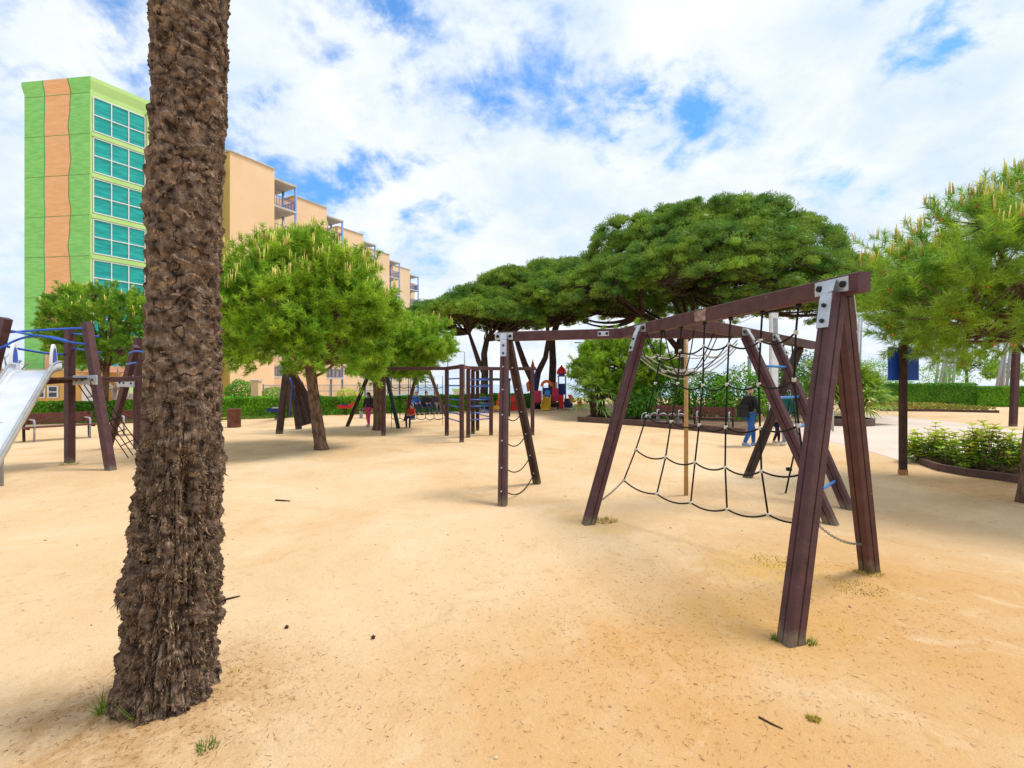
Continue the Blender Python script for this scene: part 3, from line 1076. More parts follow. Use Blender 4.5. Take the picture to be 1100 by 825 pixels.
umbrella_pine('umbrella pine with one straight dark trunk rising behind the playhouse tower', P(594, 437, d7) - Vector((0, 0, P(594, 437, d7).z)), P(612, 312, d7), 5.0, 4.6, 3.5, P(612, 330, d7).z,
              [([P(594, 438, d7), P(593, 415, d7), P(594, 390, d7), P(593, 365, d7), P(600, 342, d7)], 0.31, 0.22)],
              0.24, 979, 0.44, 300, 6.6)

# ------------------------------------------------------------------ the big climbing frame (pinwheel of three beams)
ZT = 2.60
BW, BH = 0.12, 0.15
zc = ZT - BH / 2
K = Vector((1.69, 7.43, zc)); E1 = Vector((2.665, 3.66, zc)); A3 = Vector((-0.115, 7.92, zc))
A3e = A3 + (A3 - K).normalized() * 0.12
Q = Vector((3.52, 7.34, zc)); R_ = Vector((6.05, 9.72, zc)); Pp = Vector((2.02, 5.93, zc))
cf = thing('climbing_frame', 'large brown timber climbing frame with black rope net in the right foreground', 'climbing frame', (2.6, 6.2, 0))
rect = chamfer(BW / 2, BH / 2, 0.008)


def beam(p0, p1):
    MB().prism(p0, p1, rect).build('beam', wood, cf)


beam(E1, K + (K - E1).normalized() * 0.05)
beam(A3e, K + (K - A3).normalized() * -0.02)
beam(K + (Q - K).normalized() * 0.10, Q + (Q - K).normalized() * -0.08)
beam(Pp + (R_ - Pp).normalized() * 0.09, R_)


def on_beam(p0, p1, px):
    """point of the beam seen at photo column px"""
    k = (px - CX) / F
    t_ = (k * p0.y - p0.x) / ((p1.x - p0.x) - k * (p1.y - p0.y))
    return p0.lerp(p1, t_)


GP = []
x, y, c, g = 0.070, 0.060, 0.012, 0.007
GP = [(-x + c, -y), (-g, -y), (0, -y + 0.016), (g, -y), (x - c, -y), (x, -y + c), (x, -g), (x - 0.014, 0), (x, g), (x, y - c), (x - c, y), (g, y), (0, y - 0.016), (-g, y), (-x + c, y),
      (-x, y - c), (-x, g), (-x + 0.014, 0), (-x, -g), (-x, -y + c)]


def leg(foot, apex, bdir, parent=cf, m=wood, side=None, prof=GP):
    foot, apex = Vector(foot), Vector(apex)
    h = Vector((foot.x - apex.x, foot.y - apex.y, 0))
    h.normalize()
    tp = Vector((apex.x, apex.y, ZT - BH - 0.004)) + h * 0.085
    ft = foot + (foot - tp).normalized() * 0.06
    MB().prism(ft, tp, prof, bdir).build('leg', m, parent)
    return tp, h


def bracket(apex, foot, bdir, tp, h, size=1.0, mult=1):
    """galvanised T plate: a strip on the beam's side with two large bolts and a tongue down the leg"""
    bdir = bdir.normalized()
    n = bdir.cross(Vector((0, 0, 1))).normalized()
    if n.dot(h) < 0:
        n = -n
    fc = Vector((apex.x, apex.y, zc)) + n * (BW / 2 + 0.005)
    mb = MB()
    mb.bar(fc - bdir * 0.15, fc + bdir * 0.15, 0.008, 0.115, (0, 0, 1), 0.002)
    ld = (Vector(foot) - tp).normalized()
    ln = (n - ld * n.dot(ld)).normalized()
    tw = bdir
    s0 = Vector((apex.x, apex.y, zc + 0.045)) + n * (BW / 2 + 0.016)
    s1 = tp + ld * 0.05 + ln * 0.072
    s2 = tp + ld * 0.30 + ln * 0.072
    def plate(a, b, w0):
        mb.add([a - tw * w0, a + tw * w0, b + tw * w0, b - tw * w0, a - tw * w0 + ln * .008, a + tw * w0 + ln * .008, b + tw * w0 + ln * .008, b - tw * w0 + ln * .008],
               [[0, 1, 2, 3][::-1], [4, 5, 6, 7], [0, 1, 5, 4], [1, 2, 6, 5], [2, 3, 7, 6], [3, 0, 4, 7]])
    plate(s0, s1, 0.052)
    plate(s1, s2, 0.052)
    br = mb.build('bracket', steel, cf)

    def bolt(p, nn, r):
        m2 = MB()
        m2.lathe(p, [(r, -0.004), (r, 0.010), (r * 0.75, 0.017)], 12, nn.to_track_quat('Z', 'Y').to_matrix())
        m2.build('bolt', black, br)
    bolt(fc + bdir * 0.105 + n * 0.006, n, 0.026)
    bolt(fc - bdir * 0.105 + n * 0.006, n, 0.026)
    bolt(s1.lerp(s2, 0.25) + ln * 0.010, ln, 0.017)
    bolt(s1.lerp(s2, 0.78) + ln * 0.010, ln, 0.017)


d1 = (K - E1).normalized(); d3 = (A3 - K).normalized(); d2 = (R_ - Pp).normalized()
apx1 = on_beam(E1, K, 900)
F1a, F1b = G(849, 690), G(934, 613)
for ft in (F1a, F1b):
    tp, h = leg(ft, apx1, d1); bracket(apx1, ft, d1, tp, h)
apx2 = on_beam(E1, K, 692)
F2 = G(632, 563)
tp2, h = leg(F2, apx2, d1); bracket(apx2, F2, d1, tp2, h)
F3a, F3b = G(540, 543), G(577, 519.5)
apx3 = Vector((A3.x, A3.y, zc))
tp3a, h = leg(F3a, apx3, d3); bracket(apx3, F3a, d3, tp3a, h)
tp3b, h = leg(F3b, apx3, d3, m=wood_old); bracket(apx3, F3b, d3, tp3b, h)
apL1, apL2, apR = on_beam(Pp, R_, 797), on_beam(Pp, R_, 829), on_beam(Pp, R_, 863)
FL1, FL2, FR1 = G(893, 563), G(911, 547), G(803, 513)
tpl1, h = leg(FL1, apL1, d2); bracket(apL1, FL1, d2, tpl1, h)
tpl2, h = leg(FL2, apL2, d2); bracket(apL2, FL2, d2, tpl2, h)
tpr, h = leg(FR1, apR, d2, m=wood_old); bracket(apR, FR1, d2, tpr, h)
# splice plate by the kink
n3 = d3.cross(Vector((0, 0, 1))).normalized()
if n3.y > 0: n3 = -n3
pc_ = K + d3 * 0.28 + n3 * (BW / 2 + 0.004)
sp_ = MB().bar(pc_ - d3 * 0.085, pc_ + d3 * 0.085, 0.008, 0.075, (0, 0, 1), 0.002).build('splice_plate', steel, cf)
for s_ in (-0.055, 0.055):
    MB().lathe(pc_ + d3 * s_ + n3 * 0.004, [(0.022, 0), (0.022, 0.010), (0.015, 0.015)], 12, n3.to_track_quat('Z', 'Y').to_matrix()).build('bolt', black, sp_)
# pale scrape worn into the near beam's side
n1 = d1.cross(Vector((0, 0, 1))).normalized()
if n1.x > 0: n1 = -n1
ps_ = on_beam(E1, K, 757) + n1 * (BW / 2 + 0.0025)
scr = mat('scraped_timber', (0.36, 0.27, 0.23), (0.20, 0.12, 0.10), 18, rough=0.85, bump=0.4)
scr_o = MB().add([ps_ + d1 * a_ + Vector((0, 0, b_)) for a_, b_ in ((-.10, -.062), (-.02, -.066), (.06, -.06), (.105, -.05), (.095, .0), (.11, .05), (.03, .062), (-.05, .058), (-.11, .064), (-.095, .01))],
                 [list(range(10))]).build('scraped_patch', scr, cf)
# ladder rungs between the two parallel legs
for z_ in (2.02, 1.55, 1.14, 0.76, 0.36):
    a_ = tpl1.lerp(FL1, (tpl1.z - z_) / tpl1.z)
    b_ = tpl2.lerp(FL2, (tpl2.z - z_) / tpl2.z)
    e_ = (b_ - a_).normalized()
    MB().tube([a_ - e_ * 0.03, b_ + e_ * 0.03], 0.020, 10).build('rung', lblue, cf)
# yellow pole
yp = G(737, 532)
MB().tube([yp - Vector((0, 0, .1)), Vector((yp.x, yp.y, 1.2)), Vector((yp.x, yp.y, ZT - BH))], [0.033, 0.033, 0.033], 12).build('climbing_pole', bamboo, cf)


def sag(a, b, s, n=9):
    a, b = Vector(a), Vector(b)
    return [a.lerp(b, i / (n - 1)) - Vector((0, 0, s * 4 * (i / (n - 1)) * (1 - i / (n - 1)))) for i in range(n)]


# net
cols = [[(711, 0), (709, 385), (704, 412), (694.6, 447), (683, 483), (670, 516)],
        [(732, 0), (730.5, 377), (728, 412), (721, 453), (715, 491), (705.6, 530.5)],
        [(757, 0), (756, 372), (755, 414), (751, 456.5), (746.5, 496.5), (742, 540)],
        [(785, 0), (783, 370), (781, 413), (779.6, 459), (779, 502), (781, 547)],
        [(819, 0), (817, 366), (815, 413), (816.5, 459.7), (818, 506), (825, 552.6)],
        [(858, 0), (855, 357), (853, 408), (858, 457), (865, 508), (874, 559)]]
Bl, Br = Vector((1.45, 6.3)), Vector((2.76, 4.5))
nodes = []
for cpx in cols:
    top = on_beam(E1, K, cpx[0][0]) - Vector((0, 0, BH / 2))
    kx = (cpx[-1][0] - CX) / F
    uu = (kx * Bl.y - Bl.x) / ((Br.x - Bl.x) - kx * (Br.y - Bl.y))
    db = Bl.y + (Br.y - Bl.y) * uu
    row = [top]
    for r_ in range(1, 6):
        f_ = r_ / 5
        row.append(P(cpx[r_][0], cpx[r_][1], top.y + (db - top.y) * f_))
    nodes.append(row)
net = MB()
for row in nodes:
    for r_ in range(5):
        net.tube(sag(row[r_] + (Vector((0, 0, 0.01)) if r_ == 0 else Vector()), row[r_ + 1], 0.0, 3), 0.0095, 7)
for r_ in range(1, 6):
    for c_ in range(5):
        a_, b_ = nodes[c_][r_], nodes[c_ + 1][r_]
        net.tube(sag(a_, b_, 0.055 * random.uniform(0.85, 1.2) if r_ < 5 else 0.05, 9), 0.0095, 7)
neto = net.build('climbing_net', rope_black, cf)
for row in nodes:
    for r_ in range(1, 6):
        p_ = row[r_]
        ax = (row[r_] - row[r_ - 1]).normalized()
        MB().tube([p_ - ax * 0.018, p_ + ax * 0.018], 0.019, 9).build('clamp', clampm, neto)
    MB().tube([row[0] - Vector((0, 0, 0.03)), row[0] + Vector((0, 0, 0.005))], 0.024, 8).build('eye_bolt', black, neto)


def chain(a, b, s, parent, n=26, name='chain'):
    pts = sag(a, b, s, n + 1)
    mb = MB()
    for i in range(n):
        p, q = pts[i], pts[i + 1]
        ax = (q - p)
        ln = ax.length
        ax.normalize()
        sd = ax.cross(Vector((0, 0, 1))).normalized()
        if i % 2:
            sd = ax.cross(sd)
        c_ = (p + q) / 2
        loop = []
        for k_ in range(8):
            a_ = 2 * PI * k_ / 8
            loop.append(c_ + ax * math.cos(a_) * ln * 0.72 + sd * math.sin(a_) * 0.0105)
        mb.tube(loop, 0.0036, 5, closed=True)
    return mb.build(name, chain_m, parent)


lg2 = tp2.lerp(F2, 0.895)
chain(nodes[0][5], lg2 + Vector((0.05, 0, 0)), 0.02, cf, 26)
tpb = Vector((apx1.x, apx1.y, ZT - BH)) + (F1b - apx1).normalized() * 0.085
chain(nodes[5][5], tpb.lerp(F1b, 0.88) - Vector((0.07, 0.03, 0)), 0.06, cf, 30)
# hanging web of pale and black ropes inside the triangle
web = MB()
tri = [K, Pp, Q]
cen = (K + Pp + Q) / 3
att = []
for i in range(3):
    a_, b_ = tri[i], tri[(i + 1) % 3]
    for t_ in (0.22, 0.5, 0.80):
        att.append(a_.lerp(b_, t_) - Vector((0, 0, BH / 2 - 0.01)))
low = Vector((cen.x, cen.y, 1.86))
rings = {0.40: [], 0.72: []}
for a_ in att:
    path = []
    for i in range(11):
        t_ = i / 10
        p_ = low.lerp(a_, t_)
        p_.z = low.z + (a_.z - low.z) * t_ ** 2.1
        path.append(p_)
    web.tube(path, 0.008, 6)
    for f_ in rings:
        p_ = low.lerp(a_, f_)
        p_.z = low.z + (a_.z - low.z) * f_ ** 2.1
        rings[f_].append(p_)
webo = web.build('web_net', rope_black, cf)
rg = MB()
for f_, ps in rings.items():
    rg.cur = 0
    for i in range(len(ps)):
        rg.tube(sag(ps[i], ps[(i + 1) % len(ps)], 0.03, 5), 0.009, 6)
for off in (0.0, 0.05, 0.10):
    a_, b_ = K + Vector((0.12, -0.25, -0.2 - off)), Q + Vector((-0.15, -0.1, -0.12 - off))
    rg.tube(sag(a_, b_, 0.40 + off * 0.4, 15), 0.009, 6)
rg.build('pale_ropes', rope_white, webo)
# drooping side ropes between the two legs at the left end
for z_ in (2.02, 1.66, 1.28, 0.90, 0.52, 0.2):
    a_ = tp3a.lerp(F3a, (tp3a.z - z_) / tp3a.z)
    b_ = tp3b.lerp(F3b, (tp3b.z - z_) / tp3b.z)
    e_ = (b_ - a_).normalized()
    if z_ < 1.7:
        MB().tube(sag(a_ + e_ * 0.04, b_ - e_ * 0.04, 0.10 + 0.10 * (1.7 - z_) * 0.6, 11), 0.009, 7).build('side_rope', rope_black, cf)
    for p_ in (a_, b_):
        nn = Vector((-0.35, -0.93, 0))
        MB().lathe(p_ + nn * 0.062, [(0.014, 0), (0.014, 0.010), (0.008, 0.016)], 8, nn.to_track_quat('Z', 'Y').to_matrix()).build('bolt', steel, cf)
# knotted rope hanging under the back beam
kt = on_beam(Pp, R_, 851) - Vector((0, 0, BH / 2))
kpts = [kt, P(853, 440, kt.y - 0.5), P(857, 468, kt.y - 0.9), P(852, 492, kt.y - 1.1), P(843, 534, kt.y - 1.1)]
kr = MB().tube(kpts, 0.013, 8).build('knotted_rope', rope_black, cf)
for (px_, py_, dd) in ((853.5, 443, .5), (856, 466, .9), (847.5, 504, 1.1)):
    MB().lathe(P(px_, py_, kt.y - dd), [(0.02, -0.03), (0.045, -0.022), (0.045, 0.022), (0.02, 0.03)], 10).build('knob', black, kr)

# ------------------------------------------------------------------ weeds, litter and pebbles on the sand
def tuft(px, py, r, n, h, m, label, z=0.0, group='weeds growing on the sand'):
    c = G(px, py)
    a = rng.uniform(0, 2 * PI, n)
    rr = r * np.sqrt(rng.random(n))
    b = np.stack([c.x + rr * np.cos(a), c.y + rr * np.sin(a) * 0.8, -0.003 + 0.07 * math.exp(-((c.x - palm_base.x - .06) / 0.517) ** 2 - ((c.y - palm_base.y) / 0.423) ** 2) + np.zeros(n)], -1)
    d = unit(np.stack([np.cos(a) * 0.45, np.sin(a) * 0.45, np.ones(n)], -1) + rng.normal(size=(n, 3)) * 0.35)
    d[:, 2] = np.abs(d[:, 2]) + 0.15
    v, f = needle_tris(b, unit(d), h * rng.uniform(0.4, 1.3, n), 0.008)
    if h < 0.03:
        tag(nmesh('weed_patch', v, f, m), label, 'weeds', group, 'stuff')
    else:
        tag(nmesh('weed_tuft', v, f, m), label, 'weed', group)


tuft(119, 772, 0.06, 90, 0.10, grass_m, 'fresh green weed tuft at the left foot of the palm trunk')
tuft(155, 779, 0.07, 60, 0.13, grass_m, 'taller thin green weeds at the front foot of the palm trunk')
tuft(222, 808, 0.05, 60, 0.04, grass_m, 'small green sprout on bare sand in front of the palm')
tuft(72 + 180, 735, 0.03, 30, 0.05, grass_y, 'tiny dry sprout right of the palm foot')
tuft(650, 560, 0.16, 240, 0.05, grass_y, 'yellowish weed patch beside the foot of the slanted leg left of the net')
tuft(866, 690, 0.06, 90, 0.05, grass_m, 'green weeds at the foot of the nearest brown leg')
tuft(836, 688, 0.04, 50, 0.05, grass_m, 'weed tuft left of the nearest brown leg foot')
tuft(933, 616, 0.12, 130, 0.04, grass_y, 'weeds round the mossy foot of the right-hand leg')
tuft(832, 603, 0.22, 220, 0.025, grass_y, 'thin yellow weed patch on the sand behind the nearest leg')
tuft(922, 632, 0.22, 220, 0.025, grass_y, 'thin yellow weed patch in front of the mossy leg foot')
tuft(874, 773, 0.03, 110, 0.03, grass_y, 'small yellow weed in the bottom right sand, beside a twig')
tuft(75, 499, 0.2, 120, 0.05, grass_m, 'weeds at the foot of the upright slide post')


def litter():
    n = 5200
    v_all, f_all = [], []
    c = []
    # clustered dry needles, thicker in the right foreground
    for (px, py, s, k) in ((700, 690, .55, 800), (800, 790, .6, 800), (640, 620, .6, 350), (870, 650, .6, 700), (560, 720, .5, 350), (450, 640, .5, 150), (920, 640, .5, 400), (1000, 700, .8, 350),
                           (200, 765, .38, 1200), (245, 735, .2, 500), (120, 760, .25, 500), (430, 566, .3, 80), (490, 590, .4, 80), (380, 760, .4, 200), (720, 600, .6, 200), (1020, 530, .8, 250)):
        g = G(px, py)
        c.append(np.array([g.x, g.y]) + rng.normal(size=(k, 2)) * s)
    c.append(np.stack([rng.uniform(-7, 8, 1500), rng.uniform(2.2, 11, 1500)], -1))
    c = np.concatenate(c)
    n = len(c)
    b = np.stack([c[:, 0], c[:, 1], 0.003 + rng.random(n) * 0.004 + 0.075 * np.exp(-((c[:, 0] - palm_base.x - .06) / 0.517) ** 2 - ((c[:, 1] - palm_base.y) / 0.423) ** 2)], -1)
    a = rng.uniform(0, 2 * PI, n)
    d = np.stack([np.cos(a), np.sin(a), rng.uniform(-0.02, 0.12, n)], -1)
    v, f = needle_tris(b, unit(d), rng.uniform(0.010, 0.042, n), rng.uniform(0.002, 0.0045, n))
    tag(nmesh('needle_litter', v, f, litter_m), 'dry pine needles and crumbs of bark scattered over the sand', 'litter', kind='stuff')
    n = 420
    c = np.stack([rng.uniform(-6, 8, n), 2.2 + 8 * rng.random(n) ** 1.6], -1)
    mb = MB()
    for x_, y_ in c:
        r = random.choice((0.003, 0.004, 0.006, 0.009)) * random.uniform(0.7, 1.3)
        mb.ball((x_, y_, r * 0.3), (r * random.uniform(0.8, 1.4), r, r * 0.7), 5, 4)
    tag(mb.build('pebbles', pebble_m), 'small pebbles lying on the sand', 'pebbles', kind='stuff')


litter()


def twig(pts, r, label):
    mb = MB()
    mb.tube([G(a, b) + Vector((0, 0, r)) for a, b in pts], [r, r * 0.9, r * 0.5][:len(pts)] if len(pts) == 3 else r, 6)
    tag(mb.build('twig', dark_bark), label, 'twig', 'twigs on the sand')


twig([(815, 771), (828, 778), (841, 784)], 0.005, 'dark twig lying on the sand in the bottom right foreground')
twig([(242, 645), (250, 643), (258, 641)], 0.008, 'short brown twig on the sand right of the palm trunk')
twig([(296, 538), (305, 538.5), (312, 539)], 0.012, 'thin twig on the sand below the leaning pine')
mb = MB(); 
for (px_, py_, lb) in ((308, 675, 'small dark pine cone on the open sand in the lower middle'), (401, 686, 'tiny dark pine cone right of the other one on the open sand')):
    g_ = G(px_, py_)
    m_ = MB()
    for i in range(5):
        m_.lathe((g_.x, g_.y, 0.002), [(0.004 + 0.003 * i, 0.003 * i), (0.012 - 0.0013 * i, 0.004 * i + 0.002), (0.003, 0.005 * i + 0.004)], 8)
    tag(m_.build('pine_cone', dark_bark), lb, 'pine cone', 'pine cones on the sand')

# ------------------------------------------------------------------ green tower
def brick_stripe(name):
    """green brick with a wavy orange band running up the middle (x across the face in object space)"""
    m = bpy.data.materials.new(name)
    m.use_nodes = True
    nt = m.node_tree
    N, L = nt.nodes, nt.links
    b = N['Principled BSDF']
    b.inputs['Roughness'].default_value = 0.9
    tc = N.new('ShaderNodeTexCoord')
    s = N.new('ShaderNodeSeparateXYZ')
    L.new(tc.outputs['Object'], s.inputs[0])

    def M(op, a, b_=None):
        n = N.new('ShaderNodeMath')
        n.operation = op
        for i, v in enumerate((a, b_)):
            if v is None:
                continue
            if hasattr(v, 'links'):
                L.new(v, n.inputs[i])
            else:
                n.inputs[i].default_value = v
        return n.outputs[0]
    wav = M('ADD', M('MULTIPLY', M('SINE', M('MULTIPLY', s.outputs['Z'], 1.5)), 0.08), M('MULTIPLY', M('SINE', M('MULTIPLY', s.outputs['Z'], 3.7)), 0.03))
    left = M('GREATER_THAN', s.outputs['X'], M('ADD', M('MULTIPLY', wav, 0.35), -3.72))
    right = M('LESS_THAN', s.outputs['X'], M('ADD', wav, -1.70))
    band = M('MULTIPLY', left, right)
    lw = M('LESS_THAN', M('ABSOLUTE', M('SUBTRACT', s.outputs['X'], M('ADD', M('MULTIPLY', wav, 0.35), -3.72))), 0.05)
    rw = M('LESS_THAN', M('ABSOLUTE', M('SUBTRACT', s.outputs['X'], M('ADD', wav, -1.70))), 0.04)
    no = N.new('ShaderNodeTexNoise')
    no.inputs['Scale'].default_value = 1.2
    no.inputs['Detail'].default_value = 8
    mp = N.new('ShaderNodeMapping')
    mp.inputs['Scale'].default_value = (1.2, 1.2, 6)
    L.new(tc.outputs['Object'], mp.inputs['Vector'])
    L.new(mp.outputs[0], no.inputs['Vector'])

    def R(c0, c1):
        r = N.new('ShaderNodeValToRGB')
        r.color_ramp.elements[0].position = 0.32
        r.color_ramp.elements[1].position = 0.68
        r.color_ramp.elements[0].color = (*c0, 1)
        r.color_ramp.elements[1].color = (*c1, 1)
        L.new(no.outputs['Fac'], r.inputs['Fac'])
        return r.outputs['Color']

    def X(f, a, c):
        x = N.new('ShaderNodeMixRGB')
        L.new(f, x.inputs['Fac'])
        L.new(a, x.inputs['Color1'])
        if hasattr(c, 'links'):
            L.new(c, x.inputs['Color2'])
        else:
            x.inputs['Color2'].default_value = (*c, 1)
        return x.outputs['Color']
    c = X(band, R((0.20, 0.55, 0.13), (0.30, 0.70, 0.20)), R((0.80, 0.42, 0.18), (0.88, 0.50, 0.25)))
    c = X(lw, c, (0.10, 0.40, 0.22))
    c = X(rw, c, (0.16, 0.24, 0.10))
    # floor joints
    fz = M('LESS_THAN', M('FRACT', M('DIVIDE', M('SUBTRACT', s.outputs['Z'], 22.1 - 2.85 * 7), 2.85)), 0.02)
    c = X(fz, c, (0.16, 0.30, 0.07))
    L.new(c, b.inputs['Base Color'])
    return m


def teal_glass():
    m = bpy.data.materials.new('teal_glass')
    m.use_nodes = True
    nt = m.node_tree
    N, L = nt.nodes, nt.links
    b = N['Principled BSDF']
    b.inputs['Roughness'].default_value = 0.16
    b.inputs['Specular IOR Level'].default_value = 0.45
    tc = N.new('ShaderNodeTexCoord')
    mp = N.new('ShaderNodeMapping')
    mp.inputs['Scale'].default_value = (0.4, 0.4, 3.0)
    L.new(tc.outputs['Object'], mp.inputs['Vector'])
    no = N.new('ShaderNodeTexNoise')
    no.inputs['Scale'].default_value = 2.2
    no.inputs['Detail'].default_value = 5
    L.new(mp.outputs[0], no.inputs['Vector'])
    r = N.new('ShaderNodeValToRGB')
    r.color_ramp.elements[0].position = 0.35
    r.color_ramp.elements[1].position = 0.68
    r.color_ramp.elements[0].color = (0.0, 0.27, 0.26, 1)
    r.color_ramp.elements[1].color = (0.02, 0.45, 0.39, 1)
    L.new(no.outputs['Fac'], r.inputs['Fac'])
    L.new(r.outputs[0], b.inputs['Base Color'])
    return m


TC = Vector((-29.4, 33.8, 0))               # the near corner of the tower
TL = Vector((-34.75, 34.5, 0))
TR = TC + Vector((0.53, 0.85, 0)).normalized() * 3.75
TB = TR + Vector((-0.15, 1.0, 0)).normalized() * 5
TBL = TL + Vector((0.1, 1.0, 0)).normalized() * 8
HT = 22.9
tw = thing('tower_block', 'tall green tower with a wavy orange band and teal stair windows, far left', 'building', TC)
stripe = brick_stripe('green_brick_with_orange_band')
lime_dark = mat('green_brick', (0.20, 0.52, 0.08), (0.13, 0.42, 0.05), 1.5, rough=0.9)
emer = mat('emerald_render', (0.10, 0.55, 0.20), (0.07, 0.45, 0.15), 1.0, rough=0.8)
mb = MB()
pl = [TL, TC, TR, TB, TBL]
def flare(p, s):
    c_ = Vector((-31.3, 37.5, 0))
    return c_ + (p - c_) * s
mlist = [stripe, lime, emer, lime_dark, lime_dark]
for i in range(5):
    a_, b_ = pl[i], pl[(i + 1) % 5]
    mb.cur = i
    mb.add([a_, b_, b_ + Vector((0, 0, HT - 0.6)), a_ + Vector((0, 0, HT - 0.6))], [[0, 1, 2, 3]])
    aa, bb = flare(a_, 1.035) + Vector((0, 0, HT)), flare(b_, 1.035) + Vector((0, 0, HT))
    mb.add([a_ + Vector((0, 0, HT - 0.6)), b_ + Vector((0, 0, HT - 0.6)), bb, aa], [[0, 1, 2, 3]])
    mb.add([aa, bb, bb + Vector((0, 0, .28)), aa + Vector((0, 0, .28))], [[0, 1, 2, 3]])
mb.cur = 3
mb.add([flare(p, 1.035) + Vector((0, 0, HT + .28)) for p in pl], [[0, 1, 2, 3, 4]])
two = mb.build('wall', mlist, tw)
ed = (TR - TC).normalized()
en = Vector((ed.y, -ed.x, 0))
if en.y > 0: en = -en
MB().bar(TC + ed * 0.0 + en * 0.03 , TC + en * 0.03 + Vector((0, 0, HT - .6)), 0.10, 0.12, ed, 0.01).build('corner_trim', lime, tw)
tgl = teal_glass()
z0 = 21.85
for fl in range(7):
    zt, zb_ = z0 - fl * 2.85, z0 - fl * 2.85 - 2.38
    a_, b_ = TC + ed * 0.12 + en * 0.02, TC + ed * 3.2 + en * 0.02
    wdw = MB()
    wdw.add([a_ + Vector((0, 0, zb_)), b_ + Vector((0, 0, zb_)), b_ + Vector((0, 0, zt)), a_ + Vector((0, 0, zt))], [[0, 1, 2, 3]])
    wo = wdw.build('window', tgl, tw)
    fr = MB()
    for k_ in range(4):
        p_ = a_.lerp(b_, k_ / 3) + en * 0.03
        fr.bar(p_ + Vector((0, 0, zb_)), p_ + Vector((0, 0, zt)), 0.06, 0.075, en, 0.004)
    for zz_ in (zb_, (zt + zb_) / 2 - 0.05, zt):
        fr.bar(a_ + en * 0.033 + Vector((0, 0, zz_)), b_ + en * 0.033 + Vector((0, 0, zz_)), 0.06, 0.07, (0, 0, 1), 0.004)
    fr.build('frame', whitep, wo)
    sl_ = MB()
    sl_.bar(TC + en * 0.05 + Vector((0, 0, zb_ - 0.26)), TC + ed * 3.5 + en * 0.05 + Vector((0, 0, zb_ - 0.26)), 0.12, 0.30, (0, 0, 1), 0.01)
    sl_.build('sill_band', lime, tw)
MB().bar(TC + ed * 3.42 + en * 0.06, TC + ed * 3.42 + en * 0.06 + Vector((0, 0, HT - .6)), 0.12, 0.34, ed.cross(en), 0.01).build('corner_trim', lime, tw)

# low ochre house at its foot
hz = thing('low_house', 'low ochre house with white windows at the foot of the green tower', 'building', (-29, 31, 0))
mb = MB(); mb.box((-31.0, 32.2, 1.32), (9.6, 1.9, 2.64)); mb.build('wall', ochre, hz); MB().box((-31.8, 32.2, 2.68), (8.2, 2.0, 0.08)).build('coping', slab_m, hz)
for (x0, x1) in ((38, 48), (52, 62)):
    a_, b_ = P(x0, 415, 31.2), P(x1, 427, 31.2)
    wo = MB().box(((a_.x + b_.x) / 2, 31.24, (a_.z + b_.z) / 2), (b_.x - a_.x, 0.05, a_.z - b_.z)).build('window', glass_d, hz)
    fr = MB()
    for zz_ in (a_.z, b_.z, (a_.z + b_.z) / 2):
        fr.box(((a_.x + b_.x) / 2, 31.20, zz_), (b_.x - a_.x + 0.08, 0.06, 0.06))
    for xx_ in (a_.x, b_.x):
        fr.box((xx_, 31.195, (a_.z + b_.z) / 2), (0.07, 0.06, a_.z - b_.z + .06))
    fr.build('frame', whitep, wo)
a_, b_ = P(88, 409, 31.2), P(103, 434, 31.2)
MB().box(((a_.x + b_.x) / 2, 31.22, 1.05), (b_.x - a_.x, 0.08, 2.1)).build('door', whitep, hz)
rf = MB()
rf.prism((-27.6, 31.6, 2.55), (-22.6, 31.6, 2.55), [(-0.9, 0.30), (0.9, -0.12), (0.9, -0.05), (-0.9, 0.38)], (0, 0, 1))
rf.build('roof', tile_m, hz)
# garden wall with white panels right of the house
gw = thing('garden_wall', 'pale garden wall with white grilles between the low house and the palm trunk', 'wall', (-24.5, 31.5, 0))
MB().box((-24.2, 32.0, 0.55), (5.2, 0.2, 1.1)).build('wall', slab_m, gw)
g_ = MB()
for x_ in np.arange(-26.6, -21.8, 0.45):
    g_.box((x_, 31.88, 1.45), (0.06, 0.05, 1.0))
for z_ in (1.15, 1.55, 1.9):
    g_.box((-24.2, 31.885, z_), (5.0, 0.045, 0.05))
g_.build('grille', whitep, gw)

